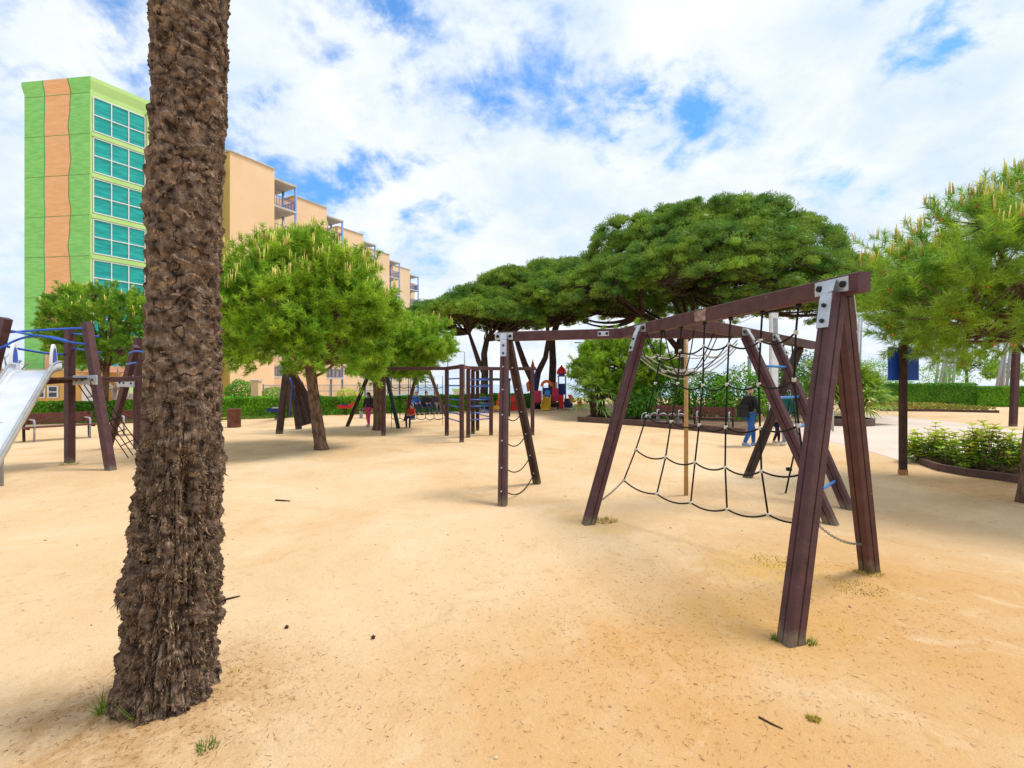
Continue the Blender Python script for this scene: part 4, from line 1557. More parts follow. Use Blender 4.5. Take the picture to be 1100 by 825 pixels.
# ------------------------------------------------------------------ peach apartment block: a sawtooth row
e1 = Vector((0.51, 0.86, 0)).normalized()
e2 = Vector((-e1.y, e1.x, 0))
ab = thing('apartment_building', 'long stepped peach apartment block with blue-columned balconies', 'building', (-25.7, 44.1, 0))
HB = 22.95
A0 = Vector((-25.7, 44.1, 0))
step = Vector((1.12, 10.55, 0))
FL = 2.83
Z1 = 2.35
for i in range(5):
    A = A0 + step * i
    Bq = A + e1 * 4.35
    mb = MB()
    D = 13.0
    pl = [A, Bq, Bq + e2 * D, A + e2 * D]
    for k_ in range(4):
        a_, b_ = pl[k_], pl[(k_ + 1) % 4]
        mb.cur = 1 if k_ == 3 else 0
        mb.add([a_, b_, b_ + Vector((0, 0, HB)), a_ + Vector((0, 0, HB))], [[0, 1, 2, 3]])
    mb.cur = 0
    mb.add([p + Vector((0, 0, HB)) for p in pl], [[0, 1, 2, 3]])
    mb.build('wall', [peach, peach_side], ab)
    cp = MB()
    for k_ in (0, 3):
        a_, b_ = pl[k_], pl[(k_ + 1) % 4]
        cp.bar(a_ + Vector((0, 0, HB + .05)), b_ + Vector((0, 0, HB + .05)), 0.24, 0.10)
    cp.build('coping', slab_m, ab)
    # balcony stack after the block
    back = MB()
    q0 = Bq + e2 * 4.4
    q1 = q0 + e1 * 6.2
    back.add([q0, q1, q1 + Vector((0, 0, HB - .9)), q0 + Vector((0, 0, HB - .9))], [[0, 1, 2, 3]])
    back.build('recessed_wall', peach, ab)
    nf = 8
    Cc = Bq + e1 * 2.55
    colm = MB()
    for p_ in (Cc - e1 * 0.12 + e2 * 0.12, Cc - e1 * 0.12 + e2 * 2.2):
        colm.tube([p_, p_ + Vector((0, 0, HB - 0.95))], 0.12, 10)
    colm.build('column', bpost, ab)
    for fl in range(nf):
        zf = Z1 + fl * FL
        if fl == nf - 1:
            zf = HB - 0.95
        s_ = MB()
        s_.poly([Bq + Vector((0, 0, zf)), Cc + Vector((0, 0, zf)), Cc + e2 * 4.4 + Vector((0, 0, zf)), Bq + e2 * 4.4 + Vector((0, 0, zf))], 0.20)
        slo = s_.build('balcony_slab', slab_m, ab)
        if fl < nf - 1:
            r_ = MB()
            for (p_, q_) in ((Bq + e1 * 0.1 + e2 * 0.08, Cc - e1 * 0.1 + e2 * 0.08), (Cc - e1 * 0.1 + e2 * 0.1, Cc - e1 * 0.1 + e2 * 4.2)):
                r_.bar(p_ + Vector((0, 0, zf + 1.2)), q_ + Vector((0, 0, zf + 1.2)), 0.06, 0.06)
                r_.bar(p_ + Vector((0, 0, zf + 0.32)), q_ + Vector((0, 0, zf + 0.32)), 0.05, 0.05)
                n_ = int((q_ - p_).length / 0.16)
                for k_ in range(n_ + 1):
                    x_ = p_.lerp(q_, k_ / n_)
                    r_.bar(x_ + Vector((0, 0, zf + 0.2)), x_ + Vector((0, 0, zf + 1.2)), 0.065, 0.03, e1, 0.003)
            r_.build('railing', rail_m, slo)
            wx = q0 + e1 * 0.5
            n_ = -e2
            MB().bar(wx + n_ * 0.03 + e1 * 1.0 + Vector((0, 0, zf + 0.3)), wx + n_ * 0.03 + e1 * 1.0 + Vector((0, 0, zf + 2.4)), 1.7, 0.06, n_, 0.004).build('window', glass_d, ab)
# rooftop vent on the first block
MB().lathe(A0 + e2 * 1.2 + e1 * 0.4 + Vector((0, 0, HB + .05)), [(0.22, 0), (0.22, 0.3), (0.34, 0.32), (0.30, 0.5)], 12).build('roof_vent', greyp, ab)
# entrance awning on the side face
sa = A0 + e2 * 1.0
MB().poly([sa - e1 * 1.3 + Vector((0, 0, 2.5)), sa + Vector((0, 0, 3.0)), sa + e2 * 3 + Vector((0, 0, 3.0)), sa + e2 * 3 - e1 * 1.3 + Vector((0, 0, 2.5))], 0.12).build('awning', red, ab)

# gate pillars and low fence in front of the apartments
gp = thing('gate_pillar', 'peach gate pillar standing in the hedge before the apartments', 'pillar', P(275.5, 430, 28) - Vector((0, 0, P(275.5, 430, 28).z)))
MB().box((OFF[gp].x, 28, 0.95), (0.42, 0.42, 1.9), ch=0.02).build('shaft', peach, gp)
MB().box((OFF[gp].x, 28, 1.93), (0.50, 0.50, 0.09), ch=0.01).build('cap', slab_m, gp)
fn = thing('garden_fence', 'thin blue-grey railing fence behind the hedge below the balconies', 'fence', (-12, 29.5, 0))
fp, fq = P(283, 425, 29.0), P(470, 425, 36.0)
fp.z = fq.z = 0
nb = 30
for k_ in range(nb + 1):
    x_ = fp.lerp(fq, k_ / nb)
    if k_ % 5 == 0:
        MB().bar(x_, x_ + Vector((0, 0, 1.75)), 0.07, 0.07, (0, 1, 0)).build('post', greyp, fn)
pn = MB()
for z_ in (0.9, 1.3, 1.68):
    pn.bar(fp + Vector((0, 0, z_)), fq + Vector((0, 0, z_)), 0.03, 0.04)
for k_ in range(150):
    x_ = fp.lerp(fq, (k_ + .5) / 150)
    pn.bar(x_ + Vector((0, 0, 0.5)), x_ + Vector((0, 0, 1.68)), 0.014, 0.014, (0, 1, 0), 0.002)
pn.build('panel', greyp, fn)

# ------------------------------------------------------------------ hedges and shrubs
def hedge(name, label, path, wdt, h, m, density, leaf, cat='hedge', group=None, ragged=0.08, h_end=None):
    t = thing(name, label, cat, (path[0].x, path[0].y, 0), group)
    pts, nrm = [], []
    core = MB()
    total = sum((path[i + 1] - path[i]).length for i in range(len(path) - 1))
    acc = 0
    for i in range(len(path) - 1):
        a_, b_ = path[i], path[i + 1]
        d = (b_ - a_)
        ln = d.length
        d.normalize()
        s = Vector((d.y, -d.x, 0))
        n = int(1.7 * density * ln * (2 * h + wdt))
        u = rng.random(n) * ln
        side = rng.random(n) * (2 * h + wdt)
        x_ = np.zeros((n, 3)); nn = np.zeros((n, 3))
        for k_, (lo_, hi_) in enumerate(((0, h), (h, h + wdt), (h + wdt, 2 * h + wdt))):
            sl_ = (side >= lo_) & (side < hi_)
            if k_ == 1:
                off, zz = (side[sl_] - h - wdt / 2), np.full(sl_.sum(), h)
                nv = np.array([0, 0, 1.0])
            else:
                sg = 1 if k_ == 0 else -1
                off, zz = np.full(sl_.sum(), sg * wdt / 2), (side[sl_] - lo_)
                nv = np.array(s) * sg
            x_[sl_] = np.array(a_) + u[sl_, None] * np.array(d) + off[:, None] * np.array(s) + zz[:, None] * np.array([0, 0, 1.0])
            nn[sl_] = nv
        bump_ = fbm(x_ * 1.1, 3, 4) * ragged * 2.2 + fbm(x_ * 4, 2, 8) * ragged
        hi = h_end if h_end else h
        x_ = x_ + nn * (bump_ - rng.random(n) ** 2 * 0.16)[:, None]
        if h_end:
            x_[:, 2] *= 1 + ((acc + u) / total) * (h_end / h - 1)
        x_[:, 2] = np.maximum(x_[:, 2], 0.03)
        pts.append(x_)
        nrm.append(unit(nn + rng.normal(size=(n, 3)) * 0.75))
        core.prism(a_ + Vector((0, 0, h / 2 - 0.08)), b_ + Vector((0, 0, h / 2 - 0.08)), [(-wdt / 2 + .14, -h / 2 + .1), (wdt / 2 - .14, -h / 2 + .1), (wdt / 2 - .14, h / 2 - .08), (-wdt / 2 + .14, h / 2 - .08)])
        acc += ln
    core.build('inner_foliage', m, t)
    v, f = leaf_quads(np.concatenate(pts), np.concatenate(nrm), leaf, 0.6)
    nmesh('foliage', v, f, m, t)
    return t


def Gd(px, d):
    return Vector(((px - CX) * d / F, d, 0))


hedge('hedge', 'long bright green clipped hedge in front of the apartments', [Gd(228, 25.8), Gd(330, 27.0), Gd(460, 30.5), Gd(575, 36.5)], 1.0, 1.02, hedge_m, 380, 0.11)
hedge('hedge', 'bright green clipped hedge behind the bench by the slide', [Gd(-60, 21.8), Gd(20, 22.6), Gd(170, 24.2)], 0.9, 0.88, hedge_m, 420, 0.10)
hedge('hedge', 'dark clipped hedge far beyond the paved path on the right', [Gd(950, 39.5), Gd(1040, 38.5)], 2.0, 1.75, hedge_d, 230, 0.13)
hedge('hedge', 'yellow-green clipped hedge continuing right of the dark one', [Gd(1041, 38.3), Gd(1200, 36.5)], 2.0, 1.55, hedge_m, 200, 0.13)


def bush(name, label, c, rad, n, leaf, m, cat='shrub', group=None, seed=0, aspect=0.55, low=-0.9):
    t = thing(name, label, cat, (c[0], c[1], 0), group)
    c = np.array(c, float)
    u = rand_dirs(n * 2)
    u = u[u[:, 2] > low][:n]
    lob = 1 + 0.35 * fbm(u * 2.2 + seed * 3.3, 3, seed)
    r = rng.uniform(0.5, 1.0, len(u)) ** 0.5
    q = c + u * np.array(rad) * (lob * r)[:, None]
    q[:, 2] = np.maximum(q[:, 2], 0.02)
    v, f = leaf_quads(q, unit(u + rng.normal(size=u.shape) * 0.7 + np.array([0, 0, .3])), leaf, aspect)
    nmesh('foliage', v, f, m, t)
    mb = MB()
    for i in range(9):
        e = Vector(q[(i * 37) % len(q)])
        mb.tube(curve_pts((c[0] + random.uniform(-.1, .1) * rad[0], c[1], 0), e, rv(0.1), 5), [0.03, 0.026, 0.02, 0.014, 0.008], 5)
    mb.build('stems', twig_m, t)
    return t


bush('garden_shrub', 'round clipped shrub behind the hedge, left of the gate pillar', P(258, 421, 28.5), (0.85, 0.8, 0.75), 2600, 0.11, hedge_m, seed=3)
bush('garden_shrub', 'low shrub behind the hedge, right of the gate pillar', P(294, 424, 29.5), (0.9, 0.7, 0.5), 1500, 0.11, shrub_m, seed=4)
bush('garden_shrub', 'yellowish pot shrub under the peach wall behind the hedge', P(372, 424, 31), (0.7, 0.6, 0.45), 900, 0.11, shrub_y, seed=5)
# greenery behind the benches
for i, (px, py, d, rx, rz, m_, lb) in enumerate(((712, 424, 24.5, 1.3, 1.3, hedge_m, 'green shrub behind the bench, left of the yellow pole'),
                                               (755, 425, 24.0, 1.6, 1.25, hedge_m, 'leafy shrub behind the benches, seen through the net'),
                                               (793, 424, 23.0, 1.5, 1.35, hedge_m, 'leafy shrub behind the man with the black jacket'),
                                               (838, 420, 26.0, 1.8, 1.6, hedge_d, 'dark shrub behind the white lamp column'),
                                               (866, 414, 28.0, 1.8, 2.0, hedge_d, 'dark tall shrub behind the brown legs, left of the fan palm'),
                                               (946, 410, 44.0, 2.6, 2.2, hedge_m, 'bright tree-like shrub behind the blue sign'),
                                               (992, 410, 46.0, 4.0, 1.6, hedge_m, 'bright shrub rising over the far hedge'),
                                               (684, 432, 23.5, 0.9, 0.8, hedge_d, 'low dark shrub below the young pine in the bed'))):
    bush('garden_shrub', lb, P(px, py, d), (rx, rx * 0.8, rz), 3600, 0.14, m_, seed=10 + i)
# young bushy pine in the bed
by = P(663, 447, 25.0); by.z = 0
pine('pine_tree', 'light green young pine growing in the planted bed', by,
     P(668, 398, 25.0), (2.35, 2.1, 1.75), P(666, 385, 25.0), 0.24, 0.12, 340, 6, 50, 0.36, 0.19, 0.032, needle, bark=dark_bark, candles=0.0, flat=0.9, bend=0.1)
# small far pines
for px, d, h, lb in ((1036, 60, 5.6, 'small far pine between the two mast clusters'), (1072, 75, 5.0, 'small far tree beyond the right-hand mast cluster')):
    b_ = Gd(px, d)
    pine('pine_tree', lb, b_, b_ + Vector((0.8, 0, h - 1.6)), (2.6, 2.4, 1.7), b_ + Vector((0, 0, h - 1)), 0.2, 0.12, 90, 5, 22, 0.5, 0.26, 0.06, needle_b, candles=0, bark=dark_bark)


# ------------------------------------------------------------------ fan palms
def fan_palm(label, base, trunk_pts, r0, n_frond, flen, m, spread=1.0, blades=16):
    t = thing('fan_palm', label, 'palm', base)
    mb = MB()
    for pts in trunk_pts:
        n = len(pts)
        k_ = [pts[0].lerp(pts[-1], i / 9) + rv(0.02) for i in range(10)] if n == 2 else pts
        mb.tube(k_, [r0 * random.uniform(0.85, 1.2) for _ in k_], 9)
    mb.build('trunk', dark_bark, t)
    V, Fq, o = [], [], 0
    st = MB()
    for pts in trunk_pts:
        hub = pts[-1]
        for i in range(n_frond):
            a = random.uniform(0, 2 * PI)
            el = random.uniform(-0.55, 1.35)
            d = Vector((math.cos(a) * math.cos(el), math.sin(a) * math.cos(el), math.sin(el)))
            pl_ = flen * random.uniform(0.45, 0.75)
            c_ = hub + d * pl_ - Vector((0, 0, 0.12 * pl_ * (1.2 - el)))
            st.tube([hub, hub.lerp(c_, .5) + Vector((0, 0, .05)), c_], [0.018, 0.014, 0.01], 4)
            s = d.cross(Vector((0, 0, 1)))
            s.normalize()
            u_ = s.cross(d)
            for k_ in range(blades):
                q = -1.75 + 3.5 * k_ / (blades - 1)
                bd = (d * math.cos(q) + s * math.sin(q) + u_ * 0.18 * random.uniform(-1, 1)).normalized()
                ln = flen * 0.62 * (0.75 + 0.25 * math.cos(q)) * random.uniform(0.85, 1.1)
                mid = c_ + bd * ln * 0.55
                tip = c_ + bd * ln - Vector((0, 0, 0.22 * ln))
                w_ = bd.cross(u_).normalized() * 0.028 * flen
                V += [c_, mid - w_, tip, mid + w_]
                Fq.append([o, o + 1, o + 2, o + 3]); o += 4
    st.build('petioles', fan_y, t)
    nmesh('fronds', np.array([tuple(v) for v in V]), np.array(Fq), m, t)
    return t


pb = P(645, 446.8, 24.0); pb.z = 0
fan_palm('dark-trunked fan palm at the left end of the planted bed', pb, [[pb, P(647, 418, 24.0)], [pb + Vector((-.3, 0, 0)), P(636, 425, 23.7)], [pb + Vector((.2, .1, 0)), P(641, 408, 24.2)]], 0.16, 22, 1.25, fan_m)
pb = P(917, 452, 21.5); pb.z = 0
fan_palm('yellow-green fan palm in the round planter by the paved path', pb + Vector((0, 0, 0.2)), [[pb + Vector((-.05, 0, .2)), P(928, 428, 21.5)], [pb + Vector((0, .1, .2)), P(912, 412, 21.8)], [pb + Vector((-.2, 0, .2)), P(893, 405, 21.8)]], 0.17, 52, 1.2, fan_y)

# ------------------------------------------------------------------ planters
def edging(name, label, pts, h, th, cat='edging'):
    o = MB()
    for i in range(len(pts) - 1):
        a_, b_ = pts[i], pts[i + 1]
        d = (b_ - a_).normalized()
        o.bar(a_ - d * 0.003 + Vector((0, 0, h / 2)), b_ + d * 0.003 + Vector((0, 0, h / 2 + 0.0005 * i)), th, h, (0, 0, 1), 0.008)
    return tag(o.build(name, edging_m), label, cat)


edging('bed_edging', 'long dark brown edging along the front of the planted bed in the middle distance', [G(621, 453), G(660, 455.5), G(700, 458.5), G(750, 463), G(800, 468)], 0.24, 0.12)
soil = mat('bed_soil', (0.20, 0.125, 0.07), (0.11, 0.068, 0.04), 2.0, rough=1, bump=0.6, bscale=18)
mb = MB(); pts = [G(621.5, 452.8), G(660, 455.3), G(700, 458.3), G(750, 462.8), G(800, 467.8), G(815, 452), G(640, 443.0)]
mb.add([(p.x, p.y, 0.05) for p in pts], [list(range(len(pts)))])
setting(mb.build('bed_soil', soil), 'bare brown soil of the planted bed')
pr = G(913, 457) + Vector((0, 0.6, 0))
mb = MB(); mb.lathe((pr.x, pr.y, 0), [(1.22, -0.02), (1.22, 0.27), (1.20, 0.29), (1.06, 0.29), (1.05, 0.20)], 36, cap=False)
mb.lathe((pr.x, pr.y, 0), [(1.05, 0.20), (0.02, 0.24)], 36, cap=False)
tag(mb.build('round_planter', [edging_m]), 'low round brown planter ring under the yellow-green fan palm', 'planter')
edging('bed_edging', 'low dark brown edging of the shrub bed on the right', [G(990, 499), G(1010, 506), G(1040, 511.5), G(1075, 516), G(1120, 523)], 0.14, 0.08)
mb = MB(); pts = [G(991, 498.5), G(1010, 505.5), G(1040, 511), G(1075, 515.5), G(1120, 522.5), G(1140, 490), G(985, 487)]
mb.add([(p.x, p.y, 0.03) for p in pts], [list(range(len(pts)))])
setting(mb.build('bed_soil', soil), 'bare brown soil of the right-hand shrub bed')


def leafy_shrub(label, c, rx, ry, h, n_stem, seed):
    """upright stems ending in whorls of broad leaves"""
    t = thing('leafy_shrub', label, 'shrub', c, 'shrubs in the right-hand bed')
    st = MB()
    C_, N_, young = [], [], []
    for i in range(n_stem):
        a = random.uniform(0, 2 * PI)
        r = math.sqrt(random.random())
        x_, y_ = c.x + rx * r * math.cos(a), c.y + ry * r * math.sin(a)
        hh = h * (1 - 0.35 * r * r) * random.choice((random.uniform(0.12, 0.5), random.uniform(0.45, 1.0), random.uniform(0.75, 1.25)))
        b_ = Vector((c.x + (x_ - c.x) * 0.40, c.y + (y_ - c.y) * 0.40, 0))
        e = Vector((x_, y_, hh))
        st.tube(curve_pts(b_, e, rv(0.05), 5), [0.009, 0.008, 0.007, 0.005, 0.003], 4)
        ax = (e - b_).normalized()
        tall = hh > h * 0.72
        for lv in range(3 if not tall else 4):
            p_ = e - ax * 0.07 * lv
            for k_ in range(6):
                q = 2 * PI * k_ / 6 + lv * 0.5
                d = Vector((math.cos(q), math.sin(q), 0.55 - 0.30 * lv + random.uniform(-.2, .2))).normalized()
                C_.append(p_ + d * 0.045)
                N_.append(d)
                young.append(tall and lv < 3 and random.random() < 0.85 or random.random() < 0.25)
    st.build('stems', twig_m, t)
    C_ = np.array([tuple(p) for p in C_]); D_ = np.array([tuple(p) for p in N_])
    n = len(C_)
    side = unit(np.cross(D_, np.array([0, 0, 1.0])) + rng.normal(size=(n, 3)) * 0.25)
    up_ = unit(np.cross(side, D_))
    s = (0.100 * rng.uniform(0.7, 1.35, n))[:, None]
    v = np.empty((n, 6, 3))
    v[:, 0] = C_ - D_ * s * 0.5
    v[:, 1] = C_ - D_ * s * 0.05 - side * s * 0.22 + up_ * s * 0.08
    v[:, 2] = C_ + D_ * s * 0.35 - side * s * 0.20 + up_ * s * 0.05
    v[:, 3] = C_ + D_ * s * 0.60 - up_ * s * 0.10
    v[:, 4] = C_ + D_ * s * 0.35 + side * s * 0.20 + up_ * s * 0.05
    v[:, 5] = C_ - D_ * s * 0.05 + side * s * 0.22 + up_ * s * 0.08
    f = np.arange(n * 6).reshape(n, 6)
    nmesh('leaves', v, f, [shrub_m, shrub_y], t, mi=np.array(young, int))
    return t


leafy_shrub('dense dark green shrub next to the post with the blue board', G(1000, 497), 0.52, 0.42, 0.70, 95, 1)
leafy_shrub('yellow-tipped shrub in the middle of the right-hand bed', G(1037, 503), 0.46, 0.40, 0.66, 62, 2)
leafy_shrub('tall yellow-tipped shrub towards the right of the bed', G(1066, 506), 0.44, 0.40, 0.90, 64, 3)
leafy_shrub('sparse shrub with bare twigs at the right end of the bed beside the pine trunk', G(1093, 509), 0.36, 0.33, 0.60, 34, 4)
# dry clippings in the bed
n = 900
g0, g1 = G(1000, 500), G(1100, 512)
u = rng.random(n)
b = np.stack([g0.x + (g1.x - g0.x) * u, g0.y + (g1.y - g0.y) * u + rng.random(n) * 0.5, rng.random(n) * 0.10 + 0.03], -1)
v, f = needle_tris(b, rand_dirs(n, 0.3), rng.uniform(0.05, 0.16, n), 0.012)
tag(nmesh('dry_clippings', v, f, twig_m), 'dry pinkish twigs and dead leaves under the right-hand shrubs', 'dead leaves', kind='stuff')

# yellow ground cover strip in front of the far hedge
t_ = G(948, 441); u_ = G(1072, 443)
n = 5000
a = rng.random(n); bb = rng.random(n)
q = np.stack([t_.x + (u_.x - t_.x) * a, t_.y + (u_.y - t_.y) * a + bb * 4.6, 0.12 + 0.22 * rng.random(n) + 0.1 * bb], -1)
v, f = leaf_quads(q, rand_dirs(n, 0.5), 0.17, 0.5)
tag(nmesh('ground_cover', v, f, cover_m), 'low yellowish ground cover in front of the far hedge', 'ground cover', kind='stuff')
edging('bed_edging', 'thin brown edging in front of the yellow ground cover', [G(946, 441.6), G(1010, 442.2), G(1073, 443.6)], 0.16, 0.15)

# grass along the left hedges
n = 9000
a = rng.random(n)
pa, pb_ = Gd(-20, 20.2), Gd(170, 22.8)
q = np.stack([pa.x + (pb_.x - pa.x) * a, pa.y + (pb_.y - pa.y) * a + rng.random(n) * 1.2, np.zeros(n)], -1)
pa, pb_ = Gd(232, 23.2), Gd(330, 25.6)
a2 = rng.random(n // 2)
q2 = np.stack([pa.x + (pb_.x - pa.x) * a2, pa.y + (pb_.y - pa.y) * a2 + rng.random(n // 2) * 1.4, np.zeros(n // 2)], -1)
q = np.concatenate([q, q2])
v, f = needle_tris(q, rand_dirs(len(q), 1.2), 0.16 * rng.uniform(.4, 1.2, len(q)), 0.03)
tag(nmesh('grass_verge', v, f, grass_m), 'strip of rough grass along the foot of the left hedges', 'grass', kind='stuff')

# ------------------------------------------------------------------ benches
def make_bench(label, a, b, arm=True, group='park benches with reddish slats'):
    """a, b: ground points under the front of the left and right ends"""
    d = (b - a)
    Lb = d.length
    rz = math.atan2(d.y, d.x)
    t = thing('park_bench', label, 'bench', a.lerp(b, 0.5), group, rz, local=True)
    x0 = Lb / 2
    seat = MB()
    for y_ in (0.02, 0.14, 0.26, 0.38):
        seat.box((0, y_, 0.44), (Lb, 0.095, 0.035), ch=0.006)
    seat.build('seat', bench_wood, t)
    bk = MB()
    for z_ in (0.58, 0.70, 0.80):
        bk.box((0, 0.46 + (z_ - .58) * 0.28, z_), (Lb, 0.035, 0.10), ch=0.006)
    bk.build('backrest', bench_wood, t)
    for s in (-1, 1):
        MB().bar((s * (x0 - .1), 0.46, 0), (s * (x0 - .1), 0.53, 0.86), 0.07, 0.06, (1, 0, 0)).build('leg', wood_old, t)
        MB().bar((s * (x0 - .1), 0.04, 0.40), (s * (x0 - .1), 0.46, 0.40), 0.06, 0.05).build('seat_support', wood_old, t)
        hp = [(s * (x0 - .22), 0.02, 0.0), (s * (x0 - .22), 0.0, 0.42), (s * (x0 - .22), 0.0, 0.60), (s * (x0 - .22), 0.05, 0.655), (s * (x0 - .22), 0.35, 0.66), (s * (x0 - .22), 0.47, 0.66)]
        MB().tube(hp, 0.028, 8).build('armrest', greyp, t)
    return t


make_bench('reddish bench behind the slide posts, in front of the hedge', G(26, 476), G(106, 470))
make_bench('reddish bench half hidden behind the palm trunk', G(124, 469), G(204, 464))
make_bench('reddish bench behind the net, left of the yellow pole', Gd(700, 20.3), Gd(735, 19.7))
make_bench('reddish bench behind the net, right of the yellow pole', Gd(742, 18.9), Gd(790, 18.2))
make_bench('distant bench in front of the hedge with three people sitting on it', Gd(440, 27.2), Gd(476, 28.6))

# hoops
def hoop_rack(label, start, stepv, n, w_, h, r, m, wdir):
    t = thing('bike_rack', label, 'bike rack', start)
    for i in range(n):
        c_ = start + stepv * i
        wv = wdir.normalized() * w_ / 2
        pts = [c_ - wv, c_ - wv + Vector((0, 0, h - w_ / 2))]
        for k_ in range(1, 8):
            q = PI * k_ / 8
            pts.append(c_ - wv * math.cos(q) + Vector((0, 0, h - w_ / 2 + math.sin(q) * w_ / 2)))
        pts += [c_ + wv + Vector((0, 0, h - w_ / 2)), c_ + wv]
        MB().tube(pts, r, 8).build('hoop', m, t)
    return t


hoop_rack('row of grey metal hoops standing in front of the planted bed', Gd(693.5, 20.6), Gd(702.8, 20.45) - Gd(693.5, 20.6), 5, 0.32, 0.52, 0.025, steel, Vector((1, -0.1, 0)))
hoop_rack('three pale hoops of a bike rack beside the paved path', Gd(892, 17.8), Vector((0.20, 0.35, 0)), 3, 0.34, 0.86, 0.028, slab_m, Vector((1, 0.5, 0)))

# rusty bin
bn = G(251.5, 459)
t = thing('litter_bin', 'rusty brown cylindrical litter bin on the sand left of the leaning pine', 'bin', bn)
mb = MB(); mb.lathe(bn, [(0.235, 0.0), (0.245, 0.02), (0.245, 0.70), (0.255, 0.71), (0.255, 0.75), (0.225, 0.75), (0.22, 0.3)], 24)
mb.build('drum', rust, t)
mb = MB(); mb.lathe(bn, [(0.248, 0.06), (0.253, 0.07), (0.253, 0.10), (0.248, 0.11)], 24, cap=False); mb.build('band', rust, t)

# ------------------------------------------------------------------ sign post and other posts
sb = G(970, 510)
t = thing('sign_post', 'slim brown post with a tan metal shoe carrying a blue board', 'sign', sb)
MB().bar(sb - Vector((0, 0, .1)), Vector((sb.x, sb.y, 2.55)), 0.115, 0.10, (0, 1, 0), 0.012).build('post', wood_old, t)
MB().bar(sb + Vector((0, 0, 0.0)), sb + Vector((0, 0, 0.10)), 0.128, 0.113, (0, 1, 0), 0.012).build('shoe', copper, t)
a_, b_ = P(954, 373, 9.42), P(986.5, 408.5, 9.42)
MB().box(((a_.x + b_.x) / 2, 9.42, (a_.z + b_.z) / 2), (b_.x - a_.x, 0.025, a_.z - b_.z)).build('board', mat('blue_sign_board', (0.012, 0.095, 0.58), (0.010, 0.08, 0.50), 3, rough=0.4), t)
pb_ = G(1088, 458)
tag(MB().bar(pb_ - Vector((0, 0, .1)), pb_ + Vector((0.16, 0, 3.6)), 0.22, 0.20, (0, 1, 0), 0.02).build('timber_post', wood), 'plain brown timber post standing on the far sand near the right edge', 'post')

# lamp column and poles
lb_ = Gd(831, 19.0)
t = thing('lamp_column', 'white square lamp column with a dark slot near its top, behind the ladder legs', 'lamp', lb_)
MB().box((lb_.x, lb_.y, 2.26), (0.27, 0.22, 4.52), ch=0.02).build('column', whitep, t)
MB().box((lb_.x + 0.01, lb_.y - 0.112, 3.95), (0.17, 0.012, 0.75)).build('lens', greyp, t)
MB().box((lb_.x, lb_.y, 4.535), (0.29, 0.24, 0.03), ch=0.02).build('cap', greyp, t)
gpl = Gd(805, 24.0)
mb = MB(); mb.tube([gpl, gpl + Vector((0, 0, 3.05))], 0.085, 10); mb.lathe(gpl + Vector((0, 0, 3.05)), [(0.10, 0), (0.10, 0.06), (0.03, 0.10)], 10)
tag(mb.build('metal_pole', greyp), 'plain grey metal pole behind the man in the black jacket', 'pole')


def street_lamp(label, base, h, arm, m=greyp):
    t = thing('street_lamp', label, 'street lamp', base, 'distant street lamps')
    MB().tube([base, base + Vector((0, 0, h * .6)), base + Vector((0, 0, h))], [0.09, 0.07, 0.05], 8).build('pole', m, t)
    tip = base + Vector((arm, 0, h + 0.05))
    MB().tube([base + Vector((0, 0, h - .02)), base + Vector((arm * .5, 0, h + .04)), tip], 0.04, 6).build('arm', m, t)
    MB().box(tip, (0.6, 0.22, 0.10), ch=0.03).build('lamp_head', m, t)


street_lamp('thin far street lamp beside the far end of the apartments', Gd(481, 50), 5.1, 0.9)
street_lamp('thin far street lamp just left of the brown corner post', Gd(499, 52), 5.2, -0.7)
street_lamp('thin far street lamp right of the playhouse, left of the young pine', Gd(628, 48), 5.8, -0.7)


def masts(label, px0, px1, d, n, h, lean):
    c_ = Gd((px0 + px1) / 2, d)
    t = thing('mast_cluster', label, 'masts', c_, 'clusters of slanted grey masts')
    for i in range(n):
        b_ = Gd(px0 + (px1 - px0) * i / (n - 1), d + random.uniform(-1, 1))
        MB().tube([b_, b_ + Vector((lean * random.uniform(.5, 1.3), random.uniform(-.4, .4), h * random.uniform(.85, 1.1)))], [0.16, 0.11], 8).build('mast', greyp, t)


masts('cluster of slanted grey masts left of the small far pine', 1003, 1022, 58, 6, 8.0, 1.1)
masts('cluster of slanted grey masts near the right edge', 1068, 1088, 56, 6, 8.0, 1.0)
masts('faint cluster of grey masts behind the near brown leg', 912, 922, 66, 4, 10.0, 0.8)

# ------------------------------------------------------------------ slide tower on the left
st = thing('slide_tower', 'play tower with shiny slide, blue curved rails and slanted brown posts', 'slide', (-9.3, 10.6, 0))
sq = chamfer(0.085, 0.07, 0.012)
p1b = G(75, 497); p1t = Vector((p1b.x, p1b.y, 3.0))
p2b, p2t = G(119, 505), P(93, 347, 10.3)
p3b, p3t = Vector((-10.9, 9.7, 0)), P(7, 342, 9.5)
p4b, p4t = G(116, 481), P(146, 372, 12.6)
p5b = G(148, 482); p5t = Vector((p5b.x, p5b.y, 3.0))
for a_, b_ in ((p1b, p1t), (p2b, p2t), (p3b, p3t), (p4b, p4t), (p5b, p5t)):
    MB().prism(a_ - (b_ - a_).normalized() * 0.08, b_, sq, (0.3, 0.9, 0)).build('post', wood, st)
